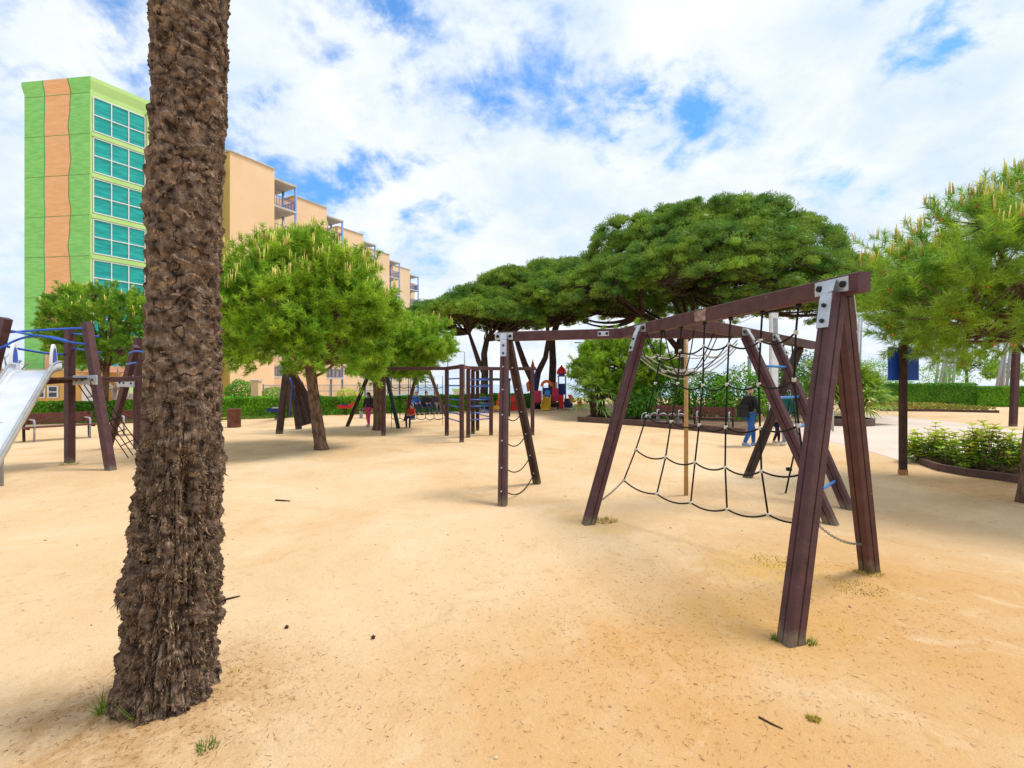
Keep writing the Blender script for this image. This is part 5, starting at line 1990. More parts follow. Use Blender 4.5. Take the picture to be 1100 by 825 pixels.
# deck
zD = 1.86
dk = MB()
for k_ in range(6):
    a_, b_ = Vector((-10.25 + .0, 9.7, zD)), Vector((-9.75, 10.9, zD))
    dk.bar(a_ + Vector((0.19 * k_, -.07 * k_, 0)), b_ + Vector((0.19 * k_, -.07 * k_, 0)), 0.17, 0.04)
dk.build('deck', wood_old, st)
MB().bar(P(45, 410, 10.1), P(80, 407.5, 10.55), 0.08, 0.13).build('deck_beam', wood, st)
MB().bar(P(100, 408, 10.4), P(150, 407, 12.0), 0.08, 0.12).build('deck_beam', wood, st)
for (pa, pb_, dd, d2_) in (((79, 408.5), (104, 408), 10.35, 10.0), ((126, 411), (144, 412), 12.3, 12.1)):
    a_, b_ = P(*pa, dd), P(*pb_, d2_)
    bo = MB().bar(a_, b_, 0.03, 0.20).build('bracket', steel, st)
    nn = (b_ - a_).cross(Vector((0, 0, 1))).normalized()
    if nn.y > 0: nn = -nn
    for f_ in (0.18, 0.42, 0.85):
        MB().lathe(a_.lerp(b_, f_) + nn * 0.016, [(0.024, 0), (0.024, 0.012)], 10, nn.to_track_quat('Z', 'Y').to_matrix()).build('bolt', black, bo)


def rail(pts, r=0.022):
    P_ = [P(*p) for p in pts]
    # smooth
    out = []
    for i in range(len(P_) - 1):
        p0, p1, p2, p3 = P_[max(i - 1, 0)], P_[i], P_[i + 1], P_[min(i + 2, len(P_) - 1)]
        for k_ in range(6):
            t_ = k_ / 6
            out.append(0.5 * ((2 * p1) + (p2 - p0) * t_ + (2 * p0 - 5 * p1 + 4 * p2 - p3) * t_ ** 2 + (3 * p1 - p0 - 3 * p2 + p3) * t_ ** 3))
    out.append(P_[-1])
    MB().tube(out, r, 10).build('rail', blue, st)


rail([(-25, 358, 9.4), (0, 357.5, 9.5), (35, 355.2, 9.8), (70, 353.2, 10.1), (92, 352.6, 10.25)])
rail([(-20, 357, 9.45), (8, 355.2, 9.55), (30, 359, 9.75), (55, 363, 9.95), (75, 367.5, 10.1), (95, 370, 10.2)])
rail([(-20, 383, 9.4), (2, 373, 9.5), (20, 364.5, 9.7), (38, 360.8, 9.85), (58, 362.5, 10.0), (72, 366, 10.1)])
rail([(8, 372.5, 9.6), (28, 376, 9.9), (50, 379.6, 10.3), (70, 381, 10.75)])
rail([(74, 358.2, 10.8), (92, 359.5, 10.6), (106, 361.5, 10.5)], 0.02)
rail([(76, 374.2, 10.8), (92, 376, 10.6), (108, 378.8, 10.5)], 0.02)
rail([(139, 379.5, 12.5), (146, 377.2, 12.4), (156, 378.5, 12.3)], 0.024)
rail([(136, 391.3, 12.5), (141, 390.3, 12.4), (147, 389.5, 12.3)], 0.024)
# slide
R0 = P(60, 394, 9.55); sdir = Vector((0.42, -0.91, 0)).normalized(); sw_ = Vector((-0.91, -0.42, 0)).normalized()
prof = []
Lh = 3.3
for i in range(30):
    u_ = i / 29
    x_ = Lh * u_
    z_ = 2.02
    if u_ < 0.14:
        z_ = 2.02 - 0.35 * (u_ / 0.14) ** 2 * 0.28
    else:
        z_ = 1.92 - (u_ - 0.14) * Lh * 0.80
    z_ = max(z_, 0.22 + 0.06 * (1 - u_))
    prof.append((x_, z_))
org = Vector((R0.x, R0.y, 0)) - sdir * 0.25
WS = 0.62
ch_ = MB()
vs, fs = [], []
sec = [(0.0, 0.17), (0.0, 0.02), (0.05, 0.0), (WS - 0.05, 0.0), (WS, 0.02), (WS, 0.17)]
for x_, z_ in prof:
    for a_, b_ in sec:
        vs.append(org + sdir * x_ + sw_ * a_ + Vector((0, 0, z_ + b_)))
    for a_, b_ in sec[::-1]:
        aa = -0.012 if a_ < 0.01 else (WS + 0.012 if a_ > WS - 0.01 else a_)
        vs.append(org + sdir * x_ + sw_ * aa + Vector((0, 0, z_ + b_ - 0.014 if 0 < b_ < .1 or b_ == 0 else z_ + b_)))
m_ = 12
for i in range(len(prof) - 1):
    for k_ in range(m_):
        fs.append([i * m_ + k_, i * m_ + (k_ + 1) % m_, (i + 1) * m_ + (k_ + 1) % m_, (i + 1) * m_ + k_])
ch_.add(vs, fs, True)
cho = ch_.build('chute', slide_steel, st)
for a_ in (0, WS):
    MB().tube([org + sdir * x_ + sw_ * a_ + Vector((0, 0, z_ + 0.18)) for x_, z_ in prof], 0.024, 8).build('side_rail', greyp, cho)
for a_ in (0.02, WS - 0.02):
    c_ = org + sdir * 0.30 + sw_ * a_ + Vector((0, 0, 2.10))
    out_ = []
    for k_ in range(17):
        q = PI * k_ / 16
        out_.append((math.cos(q) * 0.125 * (1.0 if True else 1), 0.40 * math.sin(q) ** 1.0))
    def shp(s): return [c_ + sdir * (x_ * s) * 1.0 + Vector((0, 0, 0.03 + z_ * s)) for x_, z_ in out_]
    fin = MB().poly([p - sw_ * 0.02 for p in shp(1.0)], 0.04, sw_).build('side_fin', whitep, cho)
    for sgn in (-1, 1):
        MB().poly([p + sw_ * (0.0215 * sgn) + Vector((0, 0, 0.03)) for p in shp(0.74)], 0.004, sw_ * sgn).build('inlay', blue, fin)
for u_ in (0.45, 0.92):
    i = int(u_ * 29)
    p_ = org + sdir * prof[i][0] + sw_ * WS / 2
    MB().tube([Vector((p_.x, p_.y, -.05)), Vector((p_.x, p_.y, prof[i][1] - 0.01))], 0.035, 8).build('support', greyp, cho)
# rope climbing net on the right side
nl = MB()
for k_ in range(4):
    a_, b_ = P(84 + 6 * k_, 413, 10.4), P(138 + 5 * k_, 492 - 3 * k_, 10.9)
    nl.tube([a_.lerp(b_, j / 6) for j in range(7)], 0.011, 6)
for j in range(1, 6):
    nl.tube([P(84, 413, 10.4).lerp(P(138, 492, 10.9), j / 6), P(102, 413, 10.4).lerp(P(153, 483, 10.9), j / 6)], 0.011, 6)
nl.build('rope_net', rope_black, st)

# bare light-barked tree behind
def bare_tree(label, base, h, n, m=None):
    m = m or mat('pale_bark', (0.42, 0.33, 0.26), (0.28, 0.2, 0.15), 3, rough=0.9)
    t = thing('bare_tree', label, 'tree', base, 'pruned bare trees behind the slide')
    mb = MB()
    fork = base + Vector((0.05, 0, h * 0.48))
    mb.tube([base - Vector((0, 0, .1)), base.lerp(fork, .5) + Vector((0.06, 0, 0)), fork], [0.17, 0.14, 0.14], 9)
    mb.build('trunk', m, t)
    br = MB()
    for i in range(n):
        a = PI * (0.08 + 0.84 * i / (n - 1))
        e = fork + Vector((math.cos(a) * h * 0.55, random.uniform(-.4, .4), math.sin(a) * h * 0.42 + 0.1))
        ps = curve_pts(fork, e, Vector((0, 0, -0.12)) + rv(.1), 6)
        br.tube(ps, [0.085, 0.07, 0.06, 0.05, 0.04, 0.03], 6)
        for _ in range(4):
            br.tube(curve_pts(e, e + Vector((random.uniform(-.5, .5), random.uniform(-.3, .3), random.uniform(.1, .5))), rv(.05), 4), [0.02, 0.015, 0.01, 0.006], 4)
    br.build('branches', m, t)


bare_tree('pale bare pruned tree behind the slide, in front of the low house', Gd(2, 26), 3.4, 6)
bare_tree('pale bare pruned tree behind the slanted posts, beside the garden wall', Gd(122, 27.0), 3.1, 5)

# ------------------------------------------------------------------ climbing wall tower behind the leaning pine
cw = thing('climbing_wall', 'brown slanted climbing wall on posts with blue ropes, behind the leaning pine trunk', 'climbing wall', Gd(312, 17.6))
for (a_, b_) in ((G(300, 466), P(309, 385, 17.2)), (G(321, 461), P(313, 398, 18.2)), (P(338, 442, 18.0), P(312, 396, 17.6)), (G(311, 448) * 1.0, P(309, 388, 21.0))):
    MB().prism(a_, b_, chamfer(0.10, 0.08, 0.012), (0.3, 0.9, 0)).build('post', wood_old, cw)
pan = [P(313, 416, 18.0), P(324, 410, 17.9), P(341, 453, 17.2), P(320, 459, 17.6)]
pw = MB().poly(pan, 0.05, (0.3, 0.9, 0.2)).build('climbing_panel', wood_old, cw)
mb = MB()
for f_ in (0.33, 0.66):
    mb.bar(pan[0].lerp(pan[1], f_) - Vector((0.01, .03, 0)), pan[3].lerp(pan[2], f_) - Vector((0.01, .03, 0)), 0.04, 0.03)
mb.build('batten', wood, pw)
MB().tube([P(311, 406, 17.5), P(314, 413, 17.6), P(313, 428, 17.7), P(311, 447, 18.0)], 0.03, 6).build('rope', blue, cw)
MB().tube([P(309, 387, 17.3), P(313, 370, 17.3)], 0.03, 8).build('rail', lblue, cw)

# spring riders
def rider(label, px, py, col, acc, s=1.0, rz=0.0):
    b = G(px, py)
    t = thing('spring_rider', label, 'spring rider', b, 'spring riders')
    def T(x_, y_, z_):
        c_, s_ = math.cos(rz), math.sin(rz)
        return b + Vector((x_ * c_ - y_ * s_, x_ * s_ + y_ * c_, z_)) * s
    coil = [T(0.09 * math.cos(k_ * 0.7), 0.09 * math.sin(k_ * 0.7), 0.012 * k_) for k_ in range(34)]
    MB().tube(coil, 0.016, 6).build('spring', black, t)
    prof_ = [(-.42, .42), (-.30, .40), (.30, .40), (.42, .5), (.46, .72), (.36, .76), (.28, .62), (-.20, .58), (-.38, .62), (-.46, .55)]
    MB().poly([T(x_, -0.04, z_) for x_, z_ in prof_], 0.08 * s, T(0, 1, 0) - T(0, 0, 0)).build('body', col, t)
    MB().box(T(-.02, 0, 0.62), (0.34, 0.26, 0.06), Matrix.Rotation(rz, 3, 'Z'), ch=0.03).build('saddle', acc, t)
    MB().tube([T(.25, -.2, .74), T(.27, 0, .74), T(.25, .2, .74)], 0.02, 8).build('handle', black, t)


rider('small blue and purple spring rider in front of the hedge, left of the climbing wall', 297, 451, navy, greyp, 0.95, 0.3)
rider('red spring rider on the sand beside the slanted leg of the far net frame', 371, 446, red, navy, 0.95, 0.1)

# see-saw bar next to it
ss = thing('seesaw', 'low wooden seesaw with a red seat beside the girl in pink trousers', 'seesaw', G(388, 448.5))
a_, b_ = P(379, 440, 25.0), P(397, 441, 24.6)
MB().bar(a_, b_, 0.16, 0.09).build('beam', wood_old, ss)
MB().box(b_ + Vector((0, 0, .08)), (0.35, 0.28, 0.12), ch=0.05).build('seat', red, ss)
c_ = a_.lerp(b_, .5)
MB().bar(Vector((c_.x, c_.y, 0)), c_, 0.14, 0.14, (0, 1, 0)).build('pivot', greyp, ss)

# ------------------------------------------------------------------ far net frame and wall bars
nf = thing('net_frame', 'distant brown frame with slanted legs and a black net on which a child sits', 'climbing frame', Gd(440, 18.5))
zb2 = 2.22
q412 = G(412, 468)
sqs = chamfer(0.065, 0.065, 0.01)


def fpost(b_, zt, parent, m=wood, pr=sqs):
    MB().prism(b_ - Vector((0, 0, .05)), Vector((b_.x, b_.y, zt)), pr, (0, 1, 0)).build('post', m, parent)


def fleg(a_, b_, m=wood):
    MB().prism(a_, b_, sqs, (0, 1, 0)).build('leg', m, nf)


fpost(q412, zb2, nf)
q480, q496 = G(480, 468), G(496, 475)
fleg(G(428, 460), P(414.5, 400, 17.6), green_paint)
fleg(G(373, 458), P(397, 400, 19.4), wood_old)
fleg(G(435, 452), P(448, 400, 21.3), wood_old)
fleg(G(480, 449), P(461, 399, 21.0), wood)
MB().bar(P(397, 399, 19.4), P(461.5, 399, 21.0), 0.12, 0.13).build('beam', wood, nf)
MB().bar(P(412.5, 397.5, 16.6), P(447, 398.5, 21.2), 0.12, 0.13).build('beam', wood, nf)
fn_ = MB()
nx, nr = 7, 5
gr_ = [[P(420.5 + (475.5 - 420.5) * c_ / (nx - 1), 404 + (449 - 404) * r_ / (nr - 1), 19.0 + 0.3 * c_) for c_ in range(nx)] for r_ in range(nr)]
for r_ in range(nr):
    for c_ in range(nx):
        if c_ < nx - 1 and r_ > 0:
            fn_.tube(sag(gr_[r_][c_], gr_[r_][c_ + 1], 0.07, 7), 0.016, 5)
        if r_ < nr - 1:
            fn_.tube([gr_[r_][c_], gr_[r_ + 1][c_]], 0.014, 5)
fn_.build('net', rope_black, nf)
for c_ in (0, nx - 1):
    e_ = gr_[nr - 1][c_]
    MB().tube([e_, Vector((e_.x, e_.y, 0.0))], 0.012, 5).build('tether', chain_m, nf)

wb = thing('wall_bars', 'distant brown post frame with blue ladder rungs in the middle of the playground', 'climbing frame', G(505, 470))
q503, q507, q513, q527, q572 = G(503, 470), G(508, 466), G(513, 462.5), G(527.5, 467.5), G(572, 467.5)
fpost(q480, zb2, wb); fpost(q496, zb2 + 0.12, wb); fpost(q503, zb2, wb); fpost(q507, zb2, wb, wood_old); fpost(q513, zb2, wb, wood_old); fpost(q527, zb2, wb); fpost(q572, zb2, wb)
zz_ = Vector((0, 0, zb2 - 0.06))


def fb(a_, b_, m=wood, up=0.0):
    MB().bar(Vector((a_.x, a_.y, zb2 + 0.055 + up)), Vector((b_.x, b_.y, zb2 + 0.055 + up)), 0.13, 0.11).build('beam', m, wb)


dq = (q496 - q480).normalized()
fb(q412 - Vector((0.1, 0, 0)), q480 + Vector((0.05, 0, 0)))
fb(q480 + dq * 0.1, q496 - dq * 0.07)
fb(q503, q527 + Vector((.03, 0, 0)), wood, 0.003)
fb(q527 + Vector((.05, 0, 0)), q572 + Vector((0.12, 0, 0)))
e_ = (q503 - q496).normalized()
MB().bar(Vector((q496.x, q496.y, zb2 + 0.055)) + e_ * 0.07, Vector((q503.x, q503.y, zb2 + 0.06)) - e_ * 0.07, 0.12, 0.10).build('beam', rust, wb)
fb(q507 + Vector((0, .1, 0)), q513, wood_old)
for z_ in (1.92, 1.70, 1.26, 1.04, 0.82, 0.60):
    MB().tube([Vector((q480.x, q480.y, z_)), Vector((q496.x, q496.y, z_ + 0.0))], 0.020, 8).build('rung', blue, wb)
    MB().tube([Vector((q503.x, q503.y, z_ - .03)), Vector((q527.x, q527.y, z_ - .03))], 0.020, 8).build('rung', blue, wb)
    MB().tube([Vector((q513.x, q513.y, z_ + .02)), Vector((q527.x, q527.y, z_ + .02))], 0.018, 8).build('rung', blue, wb)

# far pull-up bar
pu = thing('pull_up_bar', 'far dark pull-up bar between two thin posts behind the wall bars', 'exercise bar', Gd(540, 26))
for px_ in (513, 547):
    b_ = Gd(px_, 26)
    MB().tube([b_, b_ + Vector((0, 0, 2.0))], 0.06, 8).build('post', green_paint, pu)
MB().tube([Gd(513, 26) + Vector((0, 0, 2.0)), Gd(549, 26) + Vector((0, 0, 2.0))], 0.07, 8).build('bar', green_paint, pu)

# ------------------------------------------------------------------ coloured playhouse
ph = thing('playhouse', 'colourful castle playhouse with pointed red roofs and a yellow slide, far centre', 'playhouse', Gd(590, 33.5))
dP = 33.0


def quad(name, m, x0, y0, x1, y1, d=dP, th=0.08, parent=None):
    a_, b_ = P(x0, y0, d), P(x1, y1, d)
    return MB().box(((a_.x + b_.x) / 2, d, (a_.z + b_.z) / 2), (abs(b_.x - a_.x), th, abs(a_.z - b_.z)), ch=0.02).build(name, m, parent or ph)


def onion(px, ytip, ybase, wpx, m, d, pointed=False):
    c_ = P(px, ybase, d)
    hh = (ybase - ytip) * d / F
    r = wpx / 2 * d / F
    prof_ = [(r * 0.85, 0), (r, 0.14 * hh), (r * 0.98, 0.34 * hh), (r * 0.72, 0.58 * hh), (r * 0.3, 0.80 * hh), (0.01, hh)] if not pointed else [(r, 0), (r * .6, .4 * hh), (r * .25, .75 * hh), (.01, hh)]
    return MB().lathe(c_, prof_, 16).build('roof', m, ph)


quad('panel', magenta, 573, 419.5, 582, 432)
quad('panel', magenta, 593, 417, 600, 431)
quad('panel', red, 600.5, 424, 605.5, 439, dP - .5)
quad('panel', navy, 606, 428, 615, 438, dP + .2)
sn = MB().poly([P(610, 424, dP - .3), P(614, 424, dP - .3), P(619, 432, dP - .3), P(613, 433, dP - .3)], 0.1, (0, 1, 0)).build('panel', orange, ph)
# slide chute
a0, a1, c0, c1 = P(584.5, 426.5, dP - .2), P(591.5, 426.5, dP - .2), P(581.5, 438.5, dP - 1.6), P(590.5, 438.5, dP - 1.6)
sl2 = MB()
sl2.add([a0, a1, c1, c0, a0 - Vector((0, 0, .12)), a1 - Vector((0, 0, .12)), c1 - Vector((0, 0, .12)), c0 - Vector((0, 0, .12))], [[0, 1, 2, 3][::-1], [4, 5, 6, 7], [0, 1, 5, 4], [1, 2, 6, 5], [2, 3, 7, 6], [3, 0, 4, 7]])
sl2.bar(a0 + Vector((0, 0, .08)), c0 + Vector((0, 0, .08)), 0.08, 0.2); sl2.bar(a1 + Vector((0, 0, .08)), c1 + Vector((0, 0, .08)), 0.08, 0.2)
sl2.build('slide', yellow, ph)
arch = MB()
c_ = P(587.2, 415, dP - .25)
for rr0, rr1 in ((0.42, 0.30),):
    n_ = 14
    vs = []
    for k_ in range(n_ + 1):
        q = PI * k_ / n_
        vs += [c_ + Vector((math.cos(q) * rr0, 0, math.sin(q) * rr0 * 1.05)), c_ + Vector((math.cos(q) * rr1 * .8, 0, math.sin(q) * rr1 * .8))]
    vs2 = [v + Vector((0, .08, 0)) for v in vs]
    m_ = len(vs)
    fs = []
    for k_ in range(n_):
        i = 2 * k_
        fs += [[i, i + 1, i + 3, i + 2], [m_ + i, m_ + i + 2, m_ + i + 3, m_ + i + 1], [i, i + 2, m_ + i + 2, m_ + i], [i + 1, m_ + i + 1, m_ + i + 3, i + 3]]
    arch.add(vs + vs2, fs)
arch.build('arch', orange, ph)
quad('panel', navy, 582.8, 416.5, 592.3, 426.3, dP + .1)
for px_ in (583.2, 591.8):
    quad('post', navy, px_ - .6, 410, px_ + .6, 438, dP + .2, 0.1)
MB().lathe(P(588, 422, dP - .02), [(0.2, 0), (0.2, 0.05)], 12, Vector((0, -1, 0)).to_track_quat('Z', 'Y').to_matrix()).build('porthole', lblue, ph)
for px_ in (594.5, 598):
    quad('picket', orange, px_ - .6, 410.5, px_ + .7, 417, dP)
for px_ in (600, 607.5):
    quad('post', navy, px_ - .6, 404, px_ + .6, 438, dP + .5, 0.1)
quad('tower_wall', navy, 600.5, 412, 607.4, 424, dP + .5, 0.1)
onion(603.2, 392, 402.3, 10.4, red, dP + .5)
MB().lathe(P(603.2, 404.6, dP + .5), [(0.40, 0), (0.20, 0.20)], 4, Matrix.Rotation(PI / 4, 3, 'Z')).build('eave', blue, ph)
onion(572.3, 385.5, 396, 5.6, red, dP + 1.2, True)
quad('post', navy, 575, 396, 577, 419, dP + 1.2, 0.1)
quad('post', navy, 569.5, 396, 570.6, 438, dP + 1.2, 0.1)
quad('deck', edging_m, 572, 432, 607, 434.5, dP + .9, 1.2)
quad('post', edging_m, 574, 434, 575.4, 440, dP + .5, 0.1)
quad('post', edging_m, 598, 434, 599.4, 440, dP + .5, 0.1)
quad('panel', orange, 620, 427, 625, 437, dP + 2)
sp2 = MB().poly([P(565, 412, dP + 1), P(568.5, 408, dP + 1), P(569, 420, dP + 1), P(566.5, 421, dP + 1)], 0.08, (0, 1, 0)).build('pennant', orange, ph)

# second plastic play unit behind the left-end legs
pu2 = thing('play_unit', 'small red and orange plastic play unit with a yellow slide tip', 'play unit', Gd(546, 31))
quad('panel', red, 544, 424.5, 558, 432, 31, 0.1, pu2)
quad('panel', red, 544, 433, 558, 441, 31.2, 0.1, pu2)
quad('side_panel', orange, 535, 422, 538, 439, 31, 0.5, pu2)
quad('slide_tip', yellow, 529.5, 436, 538, 439.5, 30.4, 0.6, pu2)
quad('ladder', orange, 533, 430, 535, 440, 31.4, 0.1, pu2)
gt = thing('green_table', 'low dark green play table on the far sand behind the wall bars', 'table', Gd(525, 30))
quad('top', green_paint, 519, 433, 531, 435, 30, 0.7, gt)
for px_ in (520.5, 529):
    quad('leg', greyp, px_ - .5, 435.2, px_ + .5, 442.5, 30, 0.08, gt)
mk = thing('market_kiosk', 'tiny pale green and white kiosk far behind the far hedge', 'kiosk', Gd(491, 50))
quad('wall', whitep, 488, 419.5, 497, 431, 50, 1.5, mk)
quad('canopy', lime, 487, 417.5, 498, 420, 49.3, 2.0, mk)

# ------------------------------------------------------------------ people
def skin_mesh(name, verts, edges, radii, m, parent, root=0, sub=2, extra=None):
    me = bpy.data.meshes.new(name)
    me.from_pydata([tuple(v) for v in verts], edges, [])
    o = bpy.data.objects.new(name, me)
    COL.objects.link(o)
    sk = o.modifiers.new('Skin', 'SKIN')
    sk.use_smooth_shade = True
    ly = me.skin_vertices[0].data if len(me.skin_vertices) else None
    for i, r in enumerate(radii):
        ly[i].radius = r if hasattr(r, '__len__') else (r, r)
        ly[i].use_root = (i == root)
    ss = o.modifiers.new('Sub', 'SUBSURF')
    ss.levels = ss.render_levels = sub
    dg = bpy.context.evaluated_depsgraph_get()
    new = bpy.data.meshes.new_from_object(o.evaluated_get(dg))
    new.name = name
    new.materials.clear()
    new.materials.append(m)
    for p in new.polygons:
        p.use_smooth = True
    bpy.data.objects.remove(o)
    bpy.data.meshes.remove(me)
    ob = bpy.data.objects.new(name, new)
    COL.objects.link(ob)
    ob.parent = parent
    return ob


def person(label, loc, H, rz, joints, top_m, leg_m, shoe_m, hair_m, hair='short', group=None):
    """joints in a 1.75 m figure facing +Y (local); scaled to height H"""
    t = thing('person', label, 'person', loc, group, rz, local=True)
    s = H / 1.75
    J = {k: Vector(v) * s for k, v in joints.items()}
    order = ['pelvis', 'waist', 'chest', 'neck', 'chin', 'head', 'crown', 'shl', 'ell', 'wrl', 'pal', 'shr', 'elr', 'wrr', 'par', 'hil', 'knl', 'anl', 'tol', 'hir', 'knr', 'anr', 'tor']
    fwd = J['face'].normalized()
    head = J['head']
    V = [J[k] for k in order]
    ix = {k: i for i, k in enumerate(order)}
    E = [(ix[a], ix[b]) for a, b in (('pelvis', 'waist'), ('waist', 'chest'), ('chest', 'neck'), ('neck', 'chin'), ('chin', 'head'), ('head', 'crown'),
                                     ('chest', 'shl'), ('shl', 'ell'), ('ell', 'wrl'), ('wrl', 'pal'), ('chest', 'shr'), ('shr', 'elr'), ('elr', 'wrr'), ('wrr', 'par'),
                                     ('pelvis', 'hil'), ('hil', 'knl'), ('knl', 'anl'), ('anl', 'tol'), ('pelvis', 'hir'), ('hir', 'knr'), ('knr', 'anr'), ('anr', 'tor'))]
    rad = {'pelvis': (.13, .10), 'waist': (.12, .09), 'chest': (.145, .10), 'neck': .052, 'chin': .066, 'head': (.078, .092), 'crown': .055, 'shl': .055, 'shr': .055, 'ell': .042, 'elr': .042,
           'wrl': .028, 'wrr': .028, 'pal': (.036, .016), 'par': (.036, .016), 'hil': .082, 'hir': .082, 'knl': .055, 'knr': .055, 'anl': .038, 'anr': .038, 'tol': .032, 'tor': .032}
    Rr = [tuple(k * s for k in rad[o]) if hasattr(rad[o], '__len__') else rad[o] * s for o in order]
    # nose
    V.append(head + fwd * 0.112 * s - Vector((0, 0, 0.012 * s))); Rr.append(0.016 * s); E.append((ix['head'], len(V) - 1))
    # fingers
    for pk, wk in (('pal', 'wrl'), ('par', 'wrr')):
        d = (J[pk] - J[wk]).normalized()
        sd = d.cross(Vector((1, 0, 0.3))).normalized()
        for k_ in range(4):
            b_ = J[pk] + sd * (k_ - 1.5) * 0.019 * s
            tip = b_ + d * (0.075 - 0.006 * abs(k_ - 1.3)) * s + Vector((0, 0, -0.01 * s))
            V.append(b_ + d * 0.035 * s); Rr.append(0.0085 * s); E.append((ix[pk], len(V) - 1))
            V.append(tip); Rr.append(0.007 * s); E.append((len(V) - 2, len(V) - 1))
        th_ = J[wk].lerp(J[pk], .5) + sd * 0.045 * s + d * 0.03 * s
        V.append(th_); Rr.append(0.010 * s); E.append((ix[pk], len(V) - 1))
    skin_mesh('body', V, E, Rr, skin_m, t, 0, 1)
    # clothes
    def sub(keys, links, sc, name, m, parent=t, rootk=None, lv=2):
        vs = [J[k] for k in keys]
        es = [(keys.index(a), keys.index(b)) for a, b in links]
        rr = []
        for k in keys:
            r = rad[k]
            rr.append(tuple(q * s * sc + 0.008 * s for q in r) if hasattr(r, '__len__') else r * s * sc + 0.012 * s)
        return skin_mesh(name, vs, es, rr, m, parent, keys.index(rootk) if rootk else 0, lv)
    J['wl2'] = J['ell'].lerp(J['wrl'], .92); J['wr2'] = J['elr'].lerp(J['wrr'], .92)
    J['nk2'] = J['chest'].lerp(J['neck'], .72)
    J['pv2'] = J['pelvis'] + (J['pelvis'] - J['waist']) * 0.25
    rad.update(wl2=.042, wr2=.042, nk2=.068, pv2=(.135, .105))
    sub(['pv2', 'waist', 'chest', 'nk2', 'shl', 'ell', 'wl2', 'shr', 'elr', 'wr2'],
        [('pv2', 'waist'), ('waist', 'chest'), ('chest', 'nk2'), ('chest', 'shl'), ('shl', 'ell'), ('ell', 'wl2'), ('chest', 'shr'), ('shr', 'elr'), ('elr', 'wr2')], 1.16, 'jacket', top_m, rootk='chest')
    sub(['pelvis', 'hil', 'knl', 'anl', 'hir', 'knr', 'anr'], [('pelvis', 'hil'), ('hil', 'knl'), ('knl', 'anl'), ('pelvis', 'hir'), ('hir', 'knr'), ('knr', 'anr')], 1.14, 'trousers', leg_m, rootk='pelvis')
    for a_, b_ in (('anl', 'tol'), ('anr', 'tor')):
        d = (J[b_] - J[a_])
        d.z = 0
        d.normalize()
        c_ = J[a_] + d * 0.06 * s
        m2 = MB()
        A = J[a_] - d * 0.05 * s
        m2.tube([A + Vector((0, 0, -0.03 * s)), c_ + Vector((0, 0, -0.035 * s)), J[b_] + d * 0.05 * s + Vector((0, 0, -0.01 * s))], [0.05 * s, 0.052 * s, 0.035 * s], 8)
        m2.build('shoe', shoe_m, t)
    # hair
    hm = MB()
    n_u, n_v = 14, 8
    vs, fs = [], []
    up_ = (J['crown'] - J['chin']).normalized()
    rt = fwd.cross(up_).normalized()
    fw = up_.cross(rt)
    lowc = {'short': -0.15, 'long': -0.6, 'bald': 0.15}[hair]
    for i in range(n_v + 1):
        el = PI / 2 - (PI / 2 - math.asin(max(-0.95, lowc))) * i / n_v
        for k_ in range(n_u):
            q = 2 * PI * k_ / n_u
            fz = math.cos(q)
            e2_ = el
            if fz > 0.35:
                e2_ = max(el, 0.55)
            r = (0.108 if hair != 'bald' else 0.100) * s
            vs.append(head + Vector((0, 0, 0.018 * s)) + (rt * math.sin(q) * 0.88 * math.cos(e2_) + fw * fz * 1.06 * math.cos(e2_) + up_ * math.sin(e2_) * 1.12) * r)
    for i in range(n_v):
        for k_ in range(n_u):
            fs.append([i * n_u + k_, i * n_u + (k_ + 1) % n_u, (i + 1) * n_u + (k_ + 1) % n_u, (i + 1) * n_u + k_])
    hm.add(vs, fs, True)
    if hair == 'long':
        hm.tube([head - fw * 0.07 * s, head - fw * 0.10 * s - up_ * 0.14 * s, head - fw * 0.10 * s - up_ * 0.30 * s], [0.085 * s, 0.085 * s, 0.05 * s], 9)
    hm.build('hair', hair_m, t)
    ey = MB()
    for sg in (-1, 1):
        ey.ball(head + rt * 0.033 * sg * s + fw * 0.089 * s + up_ * 0.008 * s, 0.011 * s, 6, 5)
    ey.build('eyes', black, t)
    mo = MB(); mo.ball(head + fw * 0.088 * s - up_ * 0.052 * s, (0.022 * s, 0.008 * s, 0.006 * s), 6, 5); mo.build('mouth', magenta, t)
    return t


def walk(st=0.32, arm=0.25, lean=0.0, look=(0, 1, -0.1)):
    return dict(pelvis=(0, 0, .94), waist=(0, lean * .3, 1.10), chest=(0, lean * .7, 1.32), neck=(0, lean, 1.47), chin=(0, lean + .02, 1.53), head=(0, lean + .03, 1.615), crown=(0, lean + .02, 1.70),
                shl=(-.185, lean * .8, 1.40), ell=(-.235, -arm * .5 + lean, 1.12), wrl=(-.22, -arm * .3 + .08 + lean, .88), pal=(-.215, -arm * .2 + .12 + lean, .80),
                shr=(.185, lean * .8, 1.40), elr=(.235, arm * .35 + lean, 1.12), wrr=(.21, arm * .9 + .08 + lean, .92), par=(.20, arm * 1.05 + .10 + lean, .86),
                hil=(-.095, 0, .90), knl=(-.10, st * .55 + .05, .50), anl=(-.10, st * .75, .085), tol=(-.11, st * .75 + .15, .045),
                hir=(.095, 0, .90), knr=(.10, -st * .15, .49), anr=(.10, -st * .85, .115), tor=(.11, -st * .85 + .14, .045), face=look)


